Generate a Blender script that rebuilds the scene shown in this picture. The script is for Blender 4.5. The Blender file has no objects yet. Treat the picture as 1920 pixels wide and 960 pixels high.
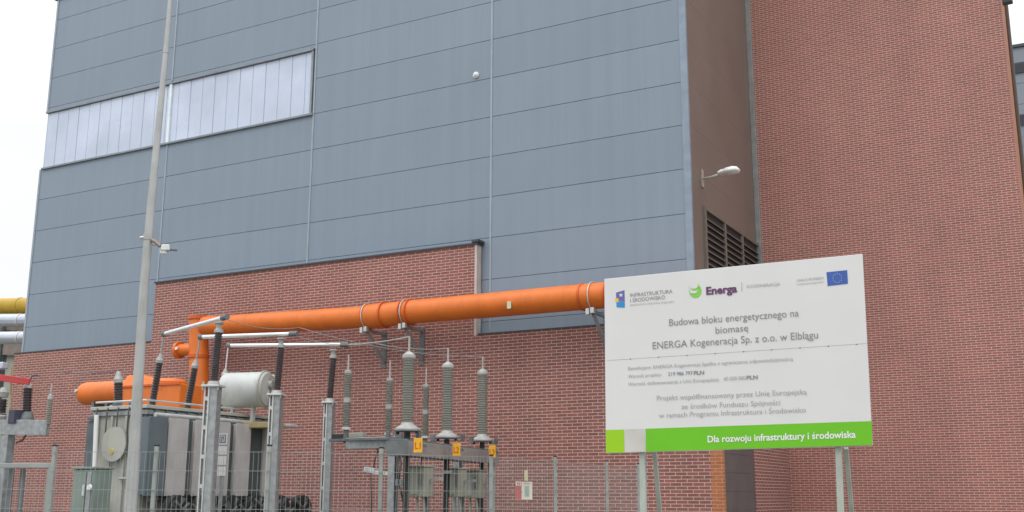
import bpy, math, random
from mathutils import Vector, Matrix
random.seed(7)
R = math.radians
scene = bpy.context.scene
COL = scene.collection
# ------------------------------------------------------------------ camera
EYE = Vector((0, 0, 1.6)); FPX = 2040.0; PITCH = R(12.4); ROLL = R(0.15)
cam_d = bpy.data.cameras.new('camera'); cam = bpy.data.objects.new('camera', cam_d); COL.objects.link(cam)
cam_d.sensor_width = 36; cam_d.lens = 36 * FPX / 1920; cam_d.clip_end = 2000
Fw = Vector((0, math.cos(PITCH), math.sin(PITCH)))
Up0 = Vector((0, -math.sin(PITCH), math.cos(PITCH))); Rt0 = Vector((1, 0, 0))
Rt = Rt0 * math.cos(ROLL) + Up0 * math.sin(ROLL); Up = Up0 * math.cos(ROLL) - Rt0 * math.sin(ROLL)
M = Matrix((Rt, Up, -Fw)).transposed().to_4x4(); M.translation = EYE
cam.matrix_world = M
scene.camera = cam
# ------------------------------------------------------------------ world, sun, exposure
SUN_EL = R(56); SUN_AZ = Vector((-0.62, -0.78))           # horizontal direction towards the sun
w = bpy.data.worlds.new('World'); scene.world = w; w.use_nodes = True
nt = w.node_tree; nt.nodes.clear()
out = nt.nodes.new('ShaderNodeOutputWorld'); bg = nt.nodes.new('ShaderNodeBackground'); bg.inputs[1].default_value = 0.11
sky = nt.nodes.new('ShaderNodeTexSky'); sky.sky_type = 'NISHITA'; sky.sun_disc = False
sky.sun_elevation = SUN_EL; sky.sun_rotation = math.atan2(SUN_AZ.x, SUN_AZ.y); sky.dust_density = 3.0; sky.air_density = 1.2
tc = nt.nodes.new('ShaderNodeTexCoord'); mp = nt.nodes.new('ShaderNodeMapping'); mp.inputs['Scale'].default_value = (1.5, 1.5, 4)
nz = nt.nodes.new('ShaderNodeTexNoise'); nz.inputs['Scale'].default_value = 2.0; nz.inputs['Detail'].default_value = 6
cr = nt.nodes.new('ShaderNodeValToRGB'); cr.color_ramp.elements[0].position = .3; cr.color_ramp.elements[1].position = .6
cr.color_ramp.elements[0].color = (.93, .93, .93, 1); cr.color_ramp.elements[1].color = (1, 1, 1, 1)
mx = nt.nodes.new('ShaderNodeMixRGB'); mx.inputs[2].default_value = (9.5, 9.65, 10.0, 1)
L = nt.links.new
sep = nt.nodes.new('ShaderNodeSeparateXYZ'); L(tc.outputs['Generated'], sep.inputs[0])      # overcast: brighter overhead than at the horizon
zr = nt.nodes.new('ShaderNodeMapRange'); zr.inputs['From Min'].default_value = .3; zr.inputs['From Max'].default_value = 1.0; zr.inputs['To Min'].default_value = 1.0; zr.inputs['To Max'].default_value = 2.4
L(sep.outputs['Z'], zr.inputs[0])
cs = nt.nodes.new('ShaderNodeVectorMath'); cs.operation = 'SCALE'; cs.inputs[0].default_value = (9.6, 9.75, 10.1); L(zr.outputs[0], cs.inputs['Scale']); L(cs.outputs[0], mx.inputs[2])
L(tc.outputs['Generated'], mp.inputs[0]); L(mp.outputs[0], nz.inputs['Vector']); L(nz.outputs[0], cr.inputs[0])
L(cr.outputs[0], mx.inputs[0]); L(sky.outputs[0], mx.inputs[1]); L(mx.outputs[0], bg.inputs[0]); L(bg.outputs[0], out.inputs[0])
sd = bpy.data.lights.new('sun', 'SUN'); sd.energy = 0.6; sd.angle = R(16); sd.color = (1, .96, .9)
sun = bpy.data.objects.new('sun', sd); COL.objects.link(sun)
az = SUN_AZ.normalized(); sv = Vector((az.x * math.cos(SUN_EL), az.y * math.cos(SUN_EL), math.sin(SUN_EL)))
sun.rotation_euler = sv.to_track_quat('Z', 'Y').to_euler(); sun.location = (-20, -20, 40)
vs = scene.view_settings; vs.view_transform = 'Standard'; vs.look = 'None'; vs.exposure = -0.08; vs.gamma = 1.0
scene.render.engine = 'CYCLES'
# ------------------------------------------------------------------ pixel helpers (photo is 1920 x 960)
def ray(px, py):
    return Fw + Rt * ((px - 960) / FPX) + Up * ((480 - py) / FPX)
def W(px, py, z):
    """world point seen at a pixel, z metres ahead of the camera on the ground plan"""
    r = ray(px, py); return EYE + r * (z / r.y)
def ppm(px, py, z):                       # metres per pixel there
    r = ray(px, py); return (z / r.y) * 1.0 / FPX
YAW = R(28.5)
class Frame:
    def __init__(s, o, yaw):
        s.o = Vector(o); s.yaw = yaw
        s.u = Vector((math.cos(yaw), -math.sin(yaw), 0)); s.a = Vector((math.sin(yaw), math.cos(yaw), 0)); s.z = Vector((0, 0, 1))
    def p(s, x, y, z): return s.o + s.u * x + s.a * y + s.z * z
    def front(s, px, py, d=0.0):          # pixel -> (x, z) on plane local y = -d
        r = ray(px, py); t = ((s.o - s.a * d) - EYE).dot(s.a) / r.dot(s.a); q = EYE + r * t - s.o
        return q.dot(s.u), q.z
    def side(s, px, py, x):               # pixel -> (y, z) on plane local x = x
        r = ray(px, py); t = ((s.o + s.u * x) - EYE).dot(s.u) / r.dot(s.u); q = EYE + r * t - s.o
        return q.dot(s.a), q.z
FAC = Frame((0.26, 26.2, 0), YAW)
# ------------------------------------------------------------------ mesh builder
class MB:
    def __init__(s): s.v = []; s.f = []; s.sm = []
    def quad(s, *pts):
        i = len(s.v); s.v += [Vector(p) for p in pts]; s.f.append(tuple(range(i, i + len(pts)))); s.sm.append(False); return s
    def hexa(s, p):                       # 8 points: bottom ring 0-3, top ring 4-7
        i = len(s.v); s.v += [Vector(q) for q in p]
        for f in ((3, 2, 1, 0), (4, 5, 6, 7), (0, 1, 5, 4), (1, 2, 6, 5), (2, 3, 7, 6), (3, 0, 4, 7)):
            s.f.append(tuple(i + k for k in f)); s.sm.append(False)
        return s
    def box(s, F, x0, x1, y0, y1, z0, z1):
        return s.hexa([F.p(x0, y0, z0), F.p(x1, y0, z0), F.p(x1, y1, z0), F.p(x0, y1, z0),
                       F.p(x0, y0, z1), F.p(x1, y0, z1), F.p(x1, y1, z1), F.p(x0, y1, z1)])
    def bar(s, a, b, wx, wy=None, side=None):     # rectangular bar between two points
        a = Vector(a); b = Vector(b); wy = wx if wy is None else wy
        d = (b - a).normalized(); side = Vector(side) if side is not None else (Vector((0, 0, 1)) if abs(d.z) < .9 else FAC.u)
        sx = d.cross(side).normalized(); sy = d.cross(sx).normalized(); sx = sx * wx / 2; sy = sy * wy / 2
        return s.hexa([a - sx - sy, a + sx - sy, a + sx + sy, a - sx + sy, b - sx - sy, b + sx - sy, b + sx + sy, b - sx + sy])
    def lathe(s, o, d, prof, n=20, smooth=True):   # prof: list of (distance along d, radius)
        o = Vector(o); d = Vector(d).normalized(); t = Vector((1, 0, 0)) if abs(d.x) < .8 else Vector((0, 1, 0))
        e1 = d.cross(t).normalized(); e2 = d.cross(e1)
        cs = [(math.cos(2 * math.pi * k / n), math.sin(2 * math.pi * k / n)) for k in range(n)]
        for (h0, r0), (h1, r1) in zip(prof, prof[1:]):
            i = len(s.v)
            for h, r in ((h0, r0), (h1, r1)):
                for c, q in cs: s.v.append(o + d * h + (e1 * c + e2 * q) * max(r, 1e-4))
            for k in range(n):
                k2 = (k + 1) % n; s.f.append((i + k, i + k2, i + n + k2, i + n + k)[::-1]); s.sm.append(smooth)
        for (h, r, rev) in ((prof[0][0], prof[0][1], 0), (prof[-1][0], prof[-1][1], 1)):
            if r > 2e-3:
                i = len(s.v)
                for c, q in cs: s.v.append(o + d * h + (e1 * c + e2 * q) * r)
                f = tuple(range(i, i + n)); s.f.append(f[::-1] if rev else f); s.sm.append(False)
        return s
    def tube(s, pts, r, n=16):
        pts = [Vector(p) for p in pts]
        for a, b in zip(pts, pts[1:]): s.lathe(a, b - a, [(0, r), ((b - a).length, r)], n)
        return s
    def sweep(s, pts, r, n=24, caps=True):         # one smooth continuous tube through points
        pts = [Vector(p) for p in pts]; rr = r if isinstance(r, (list, tuple)) else [r] * len(pts)
        e = None; i0 = len(s.v)
        for k, p in enumerate(pts):
            d = (pts[min(k + 1, len(pts) - 1)] - pts[max(k - 1, 0)]).normalized()
            if e is None:
                t = Vector((0, 0, 1)) if abs(d.z) < .8 else Vector((1, 0, 0)); e = d.cross(t).normalized()
            e = (e - d * e.dot(d)).normalized(); e2 = d.cross(e)
            for j in range(n):
                a = 2 * math.pi * j / n; s.v.append(p + (e * math.cos(a) + e2 * math.sin(a)) * rr[k])
        for k in range(len(pts) - 1):
            for j in range(n):
                j2 = (j + 1) % n; s.f.append((i0 + k * n + j, i0 + (k + 1) * n + j, i0 + (k + 1) * n + j2, i0 + k * n + j2)[::-1]); s.sm.append(True)
        if caps:
            for k, rev in ((0, 1), (len(pts) - 1, 0)):
                i = len(s.v); s.v += [s.v[i0 + k * n + j].copy() for j in range(n)]
                f = tuple(range(i, i + n)); s.f.append(f[::-1] if rev else f); s.sm.append(False)
        return s
    def build(s, name, mat, parent=None, bevel=0.0):
        me = bpy.data.meshes.new(name); o = bpy.data.objects.new(name, me); COL.objects.link(o)
        if parent is None:
            mn = Vector((min(v.x for v in s.v), min(v.y for v in s.v), min(v.z for v in s.v))); mxv = Vector((max(v.x for v in s.v), max(v.y for v in s.v), 0))
            c = Vector(((mn.x + mxv.x) / 2, (mn.y + mxv.y) / 2, mn.z)); o.location = c; inv = Matrix.Translation(-c)
        else:
            inv = ROOTM[rootname(parent)]; o.parent = parent
        me.from_pydata([inv @ v for v in s.v], [], s.f); me.update()
        me.polygons.foreach_set('use_smooth', s.sm)
        me.materials.append(mat)
        if bevel: b = o.modifiers.new('bevel', 'BEVEL'); b.width = bevel; b.segments = 2; b.limit_method = 'ANGLE'
        return o
ROOTM = {}
def rootname(o):
    while o.parent: o = o.parent
    return o.name
def tag(o, label, cat, group=None, kind=None):
    if kind: o['kind'] = kind
    if label: o['label'] = label
    if cat: o['category'] = cat
    if group: o['group'] = group
    return o
def thing(name, loc, label, cat, group=None, yaw=0.0):
    o = bpy.data.objects.new(name, None); COL.objects.link(o); o.empty_display_size = .3
    o.location = loc; o.rotation_euler = (0, 0, -yaw)
    ROOTM[o.name] = (Matrix.Translation(Vector(loc)) @ Matrix.Rotation(-yaw, 4, 'Z')).inverted()
    return tag(o, label, cat, group)
# ------------------------------------------------------------------ materials
def mat(name, col, rough=.6, metal=0.0, var=.12, vscale=3.0, bump=0.0, bscale=60.0, dirt=0.0, coat=0.0):
    m = bpy.data.materials.new(name); m.use_nodes = True; n = m.node_tree; b = n.nodes['Principled BSDF']
    b.inputs['Roughness'].default_value = rough; b.inputs['Metallic'].default_value = metal
    if coat: b.inputs['Coat Weight'].default_value = coat; b.inputs['Coat Roughness'].default_value = .15
    tcn = n.nodes.new('ShaderNodeTexCoord'); a = n.nodes.new('ShaderNodeTexNoise'); a.inputs['Scale'].default_value = vscale; a.inputs['Detail'].default_value = 7
    n.links.new(tcn.outputs['Object'], a.inputs['Vector'])
    rmp = n.nodes.new('ShaderNodeValToRGB'); rmp.color_ramp.elements[0].position = .32; rmp.color_ramp.elements[1].position = .68
    c = Vector(col); lo = c * (1 - var); hi = c * (1 + var)
    rmp.color_ramp.elements[0].color = (*lo, 1); rmp.color_ramp.elements[1].color = (*[min(x, .95) for x in hi], 1)
    n.links.new(a.outputs[0], rmp.inputs[0]); src = rmp.outputs[0]
    if dirt:
        s = n.nodes.new('ShaderNodeTexNoise'); s.inputs['Scale'].default_value = 1.0; s.inputs['Detail'].default_value = 8; s.inputs['Roughness'].default_value = .7
        mpn = n.nodes.new('ShaderNodeMapping'); mpn.inputs['Scale'].default_value = (5, 5, .8)
        n.links.new(tcn.outputs['Object'], mpn.inputs[0]); n.links.new(mpn.outputs[0], s.inputs['Vector'])
        r2 = n.nodes.new('ShaderNodeValToRGB'); r2.color_ramp.elements[0].position = .5; r2.color_ramp.elements[1].position = .75
        r2.color_ramp.elements[0].color = (0, 0, 0, 1); r2.color_ramp.elements[1].color = (dirt, dirt, dirt, 1)
        mm = n.nodes.new('ShaderNodeMixRGB'); mm.inputs[2].default_value = (.10, .085, .07, 1)
        n.links.new(s.outputs[0], r2.inputs[0]); n.links.new(r2.outputs[0], mm.inputs[0]); n.links.new(src, mm.inputs[1]); src = mm.outputs[0]
    n.links.new(src, b.inputs['Base Color'])
    rr = n.nodes.new('ShaderNodeMapRange'); rr.inputs['To Min'].default_value = max(rough - .08, .05); rr.inputs['To Max'].default_value = min(rough + .1, 1)
    n.links.new(a.outputs[0], rr.inputs[0]); n.links.new(rr.outputs[0], b.inputs['Roughness'])
    if bump:
        bn = n.nodes.new('ShaderNodeTexNoise'); bn.inputs['Scale'].default_value = bscale; bp = n.nodes.new('ShaderNodeBump'); bp.inputs['Strength'].default_value = bump; bp.inputs['Distance'].default_value = .01
        n.links.new(tcn.outputs['Object'], bn.inputs['Vector']); n.links.new(bn.outputs[0], bp.inputs['Height']); n.links.new(bp.outputs[0], b.inputs['Normal'])
    return m
def brick_mat(name, c1, c2, mortar, bw=.26, rh=.075, axis='x'):
    m = bpy.data.materials.new(name); m.use_nodes = True; n = m.node_tree; b = n.nodes['Principled BSDF']; lk = n.links.new
    tcn = n.nodes.new('ShaderNodeTexCoord'); sp = n.nodes.new('ShaderNodeSeparateXYZ'); cb = n.nodes.new('ShaderNodeCombineXYZ')
    lk(tcn.outputs['Object'], sp.inputs[0])
    if axis == 'x': lk(sp.outputs['X'], cb.inputs['X'])
    else: lk(sp.outputs['Y'], cb.inputs['X'])
    lk(sp.outputs['Z'], cb.inputs['Y'])
    br = n.nodes.new('ShaderNodeTexBrick'); br.offset = .5
    br.inputs['Scale'].default_value = 1; br.inputs['Mortar Size'].default_value = .0078; br.inputs['Mortar Smooth'].default_value = .15
    br.inputs['Bias'].default_value = -.1; br.inputs['Brick Width'].default_value = bw; br.inputs['Row Height'].default_value = rh
    br.inputs['Color1'].default_value = (*c1, 1); br.inputs['Color2'].default_value = (*c2, 1); br.inputs['Mortar'].default_value = (*mortar, 1)
    lk(cb.outputs[0], br.inputs['Vector'])
    # slow colour drift over the wall, as fired batches differ
    a = n.nodes.new('ShaderNodeTexNoise'); a.inputs['Scale'].default_value = .55; a.inputs['Detail'].default_value = 6
    mq = n.nodes.new('ShaderNodeMapping'); mq.inputs['Scale'].default_value = (1.6, 1.6, .55); lk(tcn.outputs['Object'], mq.inputs[0]); lk(mq.outputs[0], a.inputs['Vector'])
    rm = n.nodes.new('ShaderNodeMapRange'); rm.inputs['From Min'].default_value = .3; rm.inputs['From Max'].default_value = .7; rm.inputs['To Min'].default_value = .92; rm.inputs['To Max'].default_value = 1.07
    lk(a.outputs[0], rm.inputs[0])
    f = n.nodes.new('ShaderNodeTexNoise'); f.inputs['Scale'].default_value = 14; f.inputs['Detail'].default_value = 4
    lk(tcn.outputs['Object'], f.inputs['Vector'])
    rf = n.nodes.new('ShaderNodeMapRange'); rf.inputs['To Min'].default_value = .82; rf.inputs['To Max'].default_value = 1.18; lk(f.outputs[0], rf.inputs[0])
    mu = n.nodes.new('ShaderNodeMath'); mu.operation = 'MULTIPLY'; lk(rm.outputs[0], mu.inputs[0]); lk(rf.outputs[0], mu.inputs[1])
    vm = n.nodes.new('ShaderNodeVectorMath'); vm.operation = 'SCALE'; lk(br.outputs['Color'], vm.inputs[0]); lk(mu.outputs[0], vm.inputs['Scale'])
    lk(vm.outputs[0], b.inputs['Base Color']); b.inputs['Roughness'].default_value = .8
    bp = n.nodes.new('ShaderNodeBump'); bp.invert = True; bp.inputs['Strength'].default_value = .6; bp.inputs['Distance'].default_value = .006
    lk(br.outputs['Fac'], bp.inputs['Height']); lk(bp.outputs[0], b.inputs['Normal'])
    return m
BRICK = brick_mat('brick_red', (.30, .110, .092), (.215, .086, .072), (.58, .43, .37))
BRICK_Y = brick_mat('brick_red_side', (.30, .110, .092), (.215, .086, .072), (.58, .43, .37), axis='y')
BRICK_T = brick_mat('brick_tower', (.375, .132, .108), (.275, .107, .09), (.60, .43, .36), bw=.222, rh=.061)
BRICK_OY = brick_mat('brick_orange_side', (.46, .16, .06), (.38, .13, .055), (.52, .30, .20), axis='y')
BRICK_O = brick_mat('brick_orange', (.46, .16, .06), (.38, .13, .055), (.52, .30, .20))
CLAD = mat('blue_grey_panel', (.225, .283, .345), .40, .0, .03, .35, .05, 9)
def clad_detail(m, z0_, ph):
    n = m.node_tree; lk = n.links.new; b = n.nodes['Principled BSDF']; src = b.inputs['Base Color'].links[0].from_socket
    t = n.nodes.new('ShaderNodeTexCoord'); sp = n.nodes.new('ShaderNodeSeparateXYZ'); lk(t.outputs['Object'], sp.inputs[0])
    def fl(sock, off, size):
        a = n.nodes.new('ShaderNodeMath'); a.operation = 'SUBTRACT'; a.inputs[1].default_value = off; lk(sock, a.inputs[0])
        d = n.nodes.new('ShaderNodeMath'); d.operation = 'DIVIDE'; d.inputs[1].default_value = size; lk(a.outputs[0], d.inputs[0])
        f = n.nodes.new('ShaderNodeMath'); f.operation = 'FLOOR'; lk(d.outputs[0], f.inputs[0]); return f.outputs[0]
    c = n.nodes.new('ShaderNodeCombineXYZ'); lk(fl(sp.outputs['X'], -.9, 5.77), c.inputs[0]); lk(fl(sp.outputs['Z'], z0_, ph), c.inputs[1])
    w_ = n.nodes.new('ShaderNodeTexWhiteNoise'); w_.noise_dimensions = '2D'; lk(c.outputs[0], w_.inputs[0])
    mr = n.nodes.new('ShaderNodeMapRange'); mr.inputs['To Min'].default_value = .965; mr.inputs['To Max'].default_value = 1.035; lk(w_.outputs['Value'], mr.inputs[0])
    mp_ = n.nodes.new('ShaderNodeMapping'); mp_.inputs['Scale'].default_value = (3.2, 3.2, .10); lk(t.outputs['Object'], mp_.inputs[0])
    st = n.nodes.new('ShaderNodeTexNoise'); st.inputs['Scale'].default_value = 1; st.inputs['Detail'].default_value = 8; st.inputs['Roughness'].default_value = .7; lk(mp_.outputs[0], st.inputs['Vector'])
    ms = n.nodes.new('ShaderNodeMapRange'); ms.inputs['From Min'].default_value = .3; ms.inputs['From Max'].default_value = .7; ms.inputs['To Min'].default_value = .95; ms.inputs['To Max'].default_value = 1.05; lk(st.outputs[0], ms.inputs[0])
    mu = n.nodes.new('ShaderNodeMath'); mu.operation = 'MULTIPLY'; lk(mr.outputs[0], mu.inputs[0]); lk(ms.outputs[0], mu.inputs[1])
    vm = n.nodes.new('ShaderNodeVectorMath'); vm.operation = 'SCALE'; lk(src, vm.inputs[0]); lk(mu.outputs[0], vm.inputs['Scale']); lk(vm.outputs[0], b.inputs['Base Color'])
CLADEDGE = mat('panel_flashing', (.33, .38, .42), .4, .2, .08)
CLADDARK = mat('dark_flashing', (.06, .07, .085), .5, .2, .1)
JOINT = mat('joint_shadow_gap', (.24, .29, .345), .8, 0, .1)
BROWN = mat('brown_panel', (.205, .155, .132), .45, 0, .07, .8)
TRIM = mat('pale_trim', (.56, .50, .46), .5, .1, .1)
TRIMG = mat('grey_trim', (.30, .31, .30), .5, .2, .12, 4, 0, 60, .3)
MILK = mat('milky_glazing', (.56, .63, .76), .25, 0, .10, .7, 0, 60, 0, .3)
MILKBAR = mat('glazing_joint', (.46, .51, .64), .4, 0, .06)
WHITEBAR = mat('white_mullion', (.78, .84, .92), .35)
DARKSLAT = mat('dark_slat', (.035, .034, .036), .6)
LOUVF = mat('louvre_frame', (.20, .17, .14), .5, .1)
GATE = mat('dark_gate', (.125, .108, .105), .55, .1, .1, 2)
ORANGE = mat('orange_paint', (.74, .175, .02), .42, 0, .08, 2.5, .03, 20, .16)
ORANGE_D = mat('orange_flange', (.62, .11, .012), .45, 0, .08, 3, 0, 60, .2)
GALV = mat('galvanised_steel', (.36, .38, .385), .45, .55, .18, 9, .05, 60, .2)
GALVL = mat('bright_galvanised', (.60, .62, .60), .4, .45, .12, 6, 0, 60, .15)
GALVD = mat('dull_steel', (.17, .185, .19), .6, .4, .2, 6, 0, 60, .3)
ALU = mat('aluminium_tube', (.80, .80, .80), .3, .5, .06)
BLACKI = mat('dark_insulator', (.048, .036, .037), .35, 0, .2, 8, 0, 60, 0, .3)
GREYI = mat('grey_insulator', (.24, .235, .20), .35, 0, .1, 8, 0, 60, .1, .3)
CAP = mat('cast_cap', (.40, .40, .38), .5, .2, .15, 12)
BEIGE = mat('beige_tank', (.43, .43, .385), .5, 0, .08, 2, 0, 60, .25)
RAD = mat('radiator_grey', (.48, .455, .44), .5, 0, .08, 2.5, 0, 60, .15)
RADD = mat('radiator_grey_shaded', (.125, .155, .17), .6, 0, .12, 2.5)  # radiator grey with the shade of the darker banks put into its colour
WHITET = mat('white_tank', (.52, .54, .52), .4, 0, .07, 2, 0, 60, .3)
OCHRE = mat('ochre_support', (.36, .29, .13), .6, 0, .15, 4, 0, 60, .3)
GREENB = mat('grey_green_cabinet', (.20, .255, .225), .5, 0, .1, 3, 0, 60, .25)
OLIVE = mat('olive_grey_cabinet', (.27, .27, .215), .55, 0, .12, 4, 0, 60, .25)
DARKM = mat('dark_metal', (.028, .032, .032), .6, .1, .2)
WHITE = mat('white_enamel', (.80, .80, .78), .35, 0, .04)
PANEL = mat('sign_white', (.70, .70, .685), .33, 0, .025, 1.5, 0, 60, 0, .2)
INK = mat('grey_ink', (.26, .255, .26), .5, 0, .15, 30)
INKB = mat('blue_ink', (.17, .22, .30), .5)
INKF = mat('pale_ink', (.40, .40, .405), .5, 0, .1, 30)
PURPLE = mat('purple_ink', (.13, .04, .13), .5)
GREEN = mat('sign_green', (.145, .52, .006), .5, 0, .03)
YGREEN = mat('sign_lime', (.31, .60, .004), .5, 0, .03)
BEIGEW = mat('sign_pale', (.56, .55, .50), .4)
SWG = mat('swirl_green', (.22, .60, .06), .4); 
EUB = mat('flag_blue', (.045, .11, .40), .4)
EUY = mat('flag_yellow', (.34, .42, .42), .5)
LOGOV = mat('logo_violet', (.13, .12, .36), .4); LOGOB = mat('logo_blue', (.02, .24, .55), .4); LOGOY = mat('logo_yellow', (.75, .50, .03), .4)
YEL = mat('yellow_plate', (.80, .42, .02), .45); RED = mat('red_paint', (.50, .05, .05), .5); REDI = mat('red_lettering', (.60, .10, .01), .5)
SIGNR = mat('warning_red', (.55, .13, .12), .5); CREAM = mat('cream_board', (.72, .68, .60), .5); PGREEN = mat('pale_green_print', (.40, .52, .44), .5)
YPIPE = mat('yellow_pipe_paint', (.52, .33, .02), .45, 0, .1, 1, 0, 60, .2)
SILV = mat('silver_jacket', (.55, .58, .64), .28, .75, .08, 1)
CONC = mat('concrete', (.33, .32, .29), .85, 0, .15, 2, .3, 30)
FPOST = mat('fence_zinc', (.34, .37, .345), .55, .35, .12, 6, 0, 60, .2)
FWIRE = mat('fence_wire', (.34, .36, .345), .5, .3, .1)
MAST = mat('mast_zinc', (.43, .44, .425), .45, .35, .14, 2.5, .03, 30, .3)
LAMPG = mat('lamp_lens', (.75, .76, .74), .2, 0, .03, 3, 0, 60, 0, .5)
FARW = mat('far_panel', (.22, .25, .285), .5, 0, .06, .4)
DGLASS = mat('dark_glass', (.03, .035, .04), .15)
LEG = mat('sign_leg_paint', (.44, .48, .42), .5, .1, .1, 5, 0, 60, .2)
# ------------------------------------------------------------------ ground
def ground():
    m = bpy.data.materials.new('gravel_and_grass'); m.use_nodes = True; n = m.node_tree; b = n.nodes['Principled BSDF']; lk = n.links.new
    t = n.nodes.new('ShaderNodeTexCoord'); a = n.nodes.new('ShaderNodeTexNoise'); a.inputs['Scale'].default_value = .35; a.inputs['Detail'].default_value = 8
    g = n.nodes.new('ShaderNodeTexVoronoi'); g.inputs['Scale'].default_value = 22
    lk(t.outputs['Object'], a.inputs['Vector']); lk(t.outputs['Object'], g.inputs['Vector'])
    r = n.nodes.new('ShaderNodeValToRGB'); r.color_ramp.elements[0].position = .45; r.color_ramp.elements[1].position = .58
    r.color_ramp.elements[0].color = (.26, .25, .235, 1); r.color_ramp.elements[1].color = (.16, .165, .11, 1)
    mm = n.nodes.new('ShaderNodeMixRGB'); mm.blend_type = 'MULTIPLY'; mm.inputs[0].default_value = .3
    lk(a.outputs[0], r.inputs[0]); lk(r.outputs[0], mm.inputs[1]); lk(g.outputs['Color'], mm.inputs[2]); lk(mm.outputs[0], b.inputs['Base Color'])
    b.inputs['Roughness'].default_value = .95
    bp = n.nodes.new('ShaderNodeBump'); bp.inputs['Distance'].default_value = .03; lk(g.outputs[0], bp.inputs['Height']); lk(bp.outputs[0], b.inputs['Normal'])
    mb = MB().quad((-600, -300, 0), (600, -300, 0), (600, 900, 0), (-600, 900, 0))
    o = mb.build('ground', m); o['kind'] = 'structure'
ground()
# ------------------------------------------------------------------ main hall
HALL = thing('power_plant_hall', FAC.o, 'tall blue-grey panelled plant hall with red brick base and milky ribbon window', 'building', yaw=YAW)
ZTOP = 18.3
sR, _ = FAC.front(1294, 300)                       # right corner of the cladding
sLu, _ = FAC.front(99, 110); sLl, _ = FAC.front(58, 500)
zw1, zw0 = FAC.front(588, 92)[1], FAC.front(585, 215)[1]      # window head / sill
sW1 = FAC.front(587, 150)[0]
zc_l = FAC.front(160, 655)[1]                      # underside of the cladding, left
zc_r = FAC.front(1000, 620)[1]                     # and right
zb = FAC.front(592, 495, .25)[1]                   # top of the raised brick
sb0 = FAC.front(288, 590, .25)[0]; sb1 = FAC.front(890, 540, .25)[0]
seams = [FAC.front(315, 260)[0], FAC.front(587, 240)[0], FAC.front(921, 300)[0]]
print('HALL', dict(sR=sR, sLu=sLu, sLl=sLl, zw1=zw1, zw0=zw0, sW1=sW1, zc_l=zc_l, zc_r=zc_r, zb=zb, sb0=sb0, sb1=sb1, seams=seams))
rows = [FAC.front(922, y)[1] for y in (73, 146, 219, 291, 367, 444)]
print('rows', rows, [a - b for a, b in zip(rows, rows[1:])])
PH = (rows[0] - rows[5]) / 5.0; z0 = rows[2]
levels = [z0 + k * PH for k in range(-12, 12)]
clad_detail(CLAD, z0, PH)
# inner core (dark, seen only through the joints)
core = MB(); core.box(FAC, sLl + .05, sR - .05, .05, 22, 0, ZTOP - .02); core.build('core_wall', JOINT, HALL)
def panels(x0, x1, za, zb_, name='cladding_panel'):
    mb = MB(); lv = [za] + [l for l in levels if za + .12 < l < zb_ - .12] + [zb_]
    for a, b in zip(lv, lv[1:]):
        mb.box(FAC, x0 + .012, x1 - .012, 0, .045, a + .005, b - .005)
    return mb
bays = [sLu] + seams + [sR]
clad = MB()
def add(o, m_): 
    i = len(o.v); o.v += m_.v; o.f += [tuple(i + k for k in f) for f in m_.f]; o.sm += m_.sm
# above window
add(clad, panels(sLu, seams[0], zw1, ZTOP)); add(clad, panels(seams[0], seams[1], zw1, ZTOP))
add(clad, panels(sLl, seams[0], zc_l, zw0)); add(clad, panels(seams[0], seams[1], zc_r, zw0))
add(clad, panels(seams[1], seams[2], zc_r, ZTOP)); add(clad, panels(seams[2], sR, zc_r, ZTOP))
cl = clad.build('cladding', CLAD, HALL, .006)
for k, s_ in enumerate(seams):
    hi = zw0 if k == 0 else ZTOP
    MB().box(FAC, s_ - .027, s_ + .027, -.018, .02, zb if k < 2 else zc_r, ZTOP if k else zw0).build('cover_strip', CLADEDGE, HALL, .004)
    if k == 0: MB().box(FAC, s_ - .03, s_ + .03, -.02, .02, zw1 + .06, ZTOP).build('cover_strip', CLADEDGE, HALL, .004)
MB().box(FAC, sR - .16, sR + .012, -.03, .06, zc_r, ZTOP).build('corner_flashing', mat('corner_flashing', (.25, .31, .38), .4, .1), HALL, .01)
MB().box(FAC, sLu - .03, sLu + .05, -.025, .06, zw1, ZTOP).build('corner_flashing', CLADEDGE, HALL, .01)
MB().box(FAC, sLl - .03, sLl + .05, -.025, .06, zc_l, zw0).build('corner_flashing', CLADEDGE, HALL, .01)
# left end wall, roof
MB().box(FAC, sLl, sLl + .04, .065, 22, 0, zw0 - .01).box(FAC, sLu, sLu + .04, .065, 22, zw0, ZTOP).build('end_wall', CLAD, HALL)
MB().box(FAC, sLl - .1, sR + .1, -.06, 22.1, ZTOP, ZTOP + .25).build('roof', CLADDARK, HALL)
# ribbon window
wf = MB()
wf.box(FAC, sLu - .02, sW1, -.05, .05, zw1 - .05, zw1 + .015)
wf.box(FAC, sLl + .1, sW1 + .06, -.07, .05, zw0 - .03, zw0 + .03)
wf.box(FAC, sW1 - .07, sW1 + .0, -.03, .05, zw0 + .03, zw1 - .06)
win = wf.build('ribbon_window', mat('window_flashing', (.24, .27, .295), .5, .2), HALL, .004)
pn = MB(); jb = MB()
x = sLu + .05; k = 0
while x < sW1 - .1:
    x2 = min(x + .5, sW1 - .09)
    pn.box(FAC, x + .012, x2 - .012, .02 + .006 * (k % 2), .045, zw0 + .03, zw1 - .06); x = x2; k += 1
pn.build('pane', MILK, win, .004)
jb.box(FAC, sLu + .02, sW1 - .06, .036, .048, zw0 + .031, zw1 - .061); jb.build('glazing_backing', MILKBAR, win)
MB().box(FAC, seams[0] - .055, seams[0] + .04, -.035, .02, zw0 + .032, zw1 - .062).build('mullion', WHITEBAR, win)
# brick base and raised part, 0.25 m proud
sB = FAC.front(1357, 900, .25)[0]; sBL = FAC.front(18, 760, .25)[0]
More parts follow.
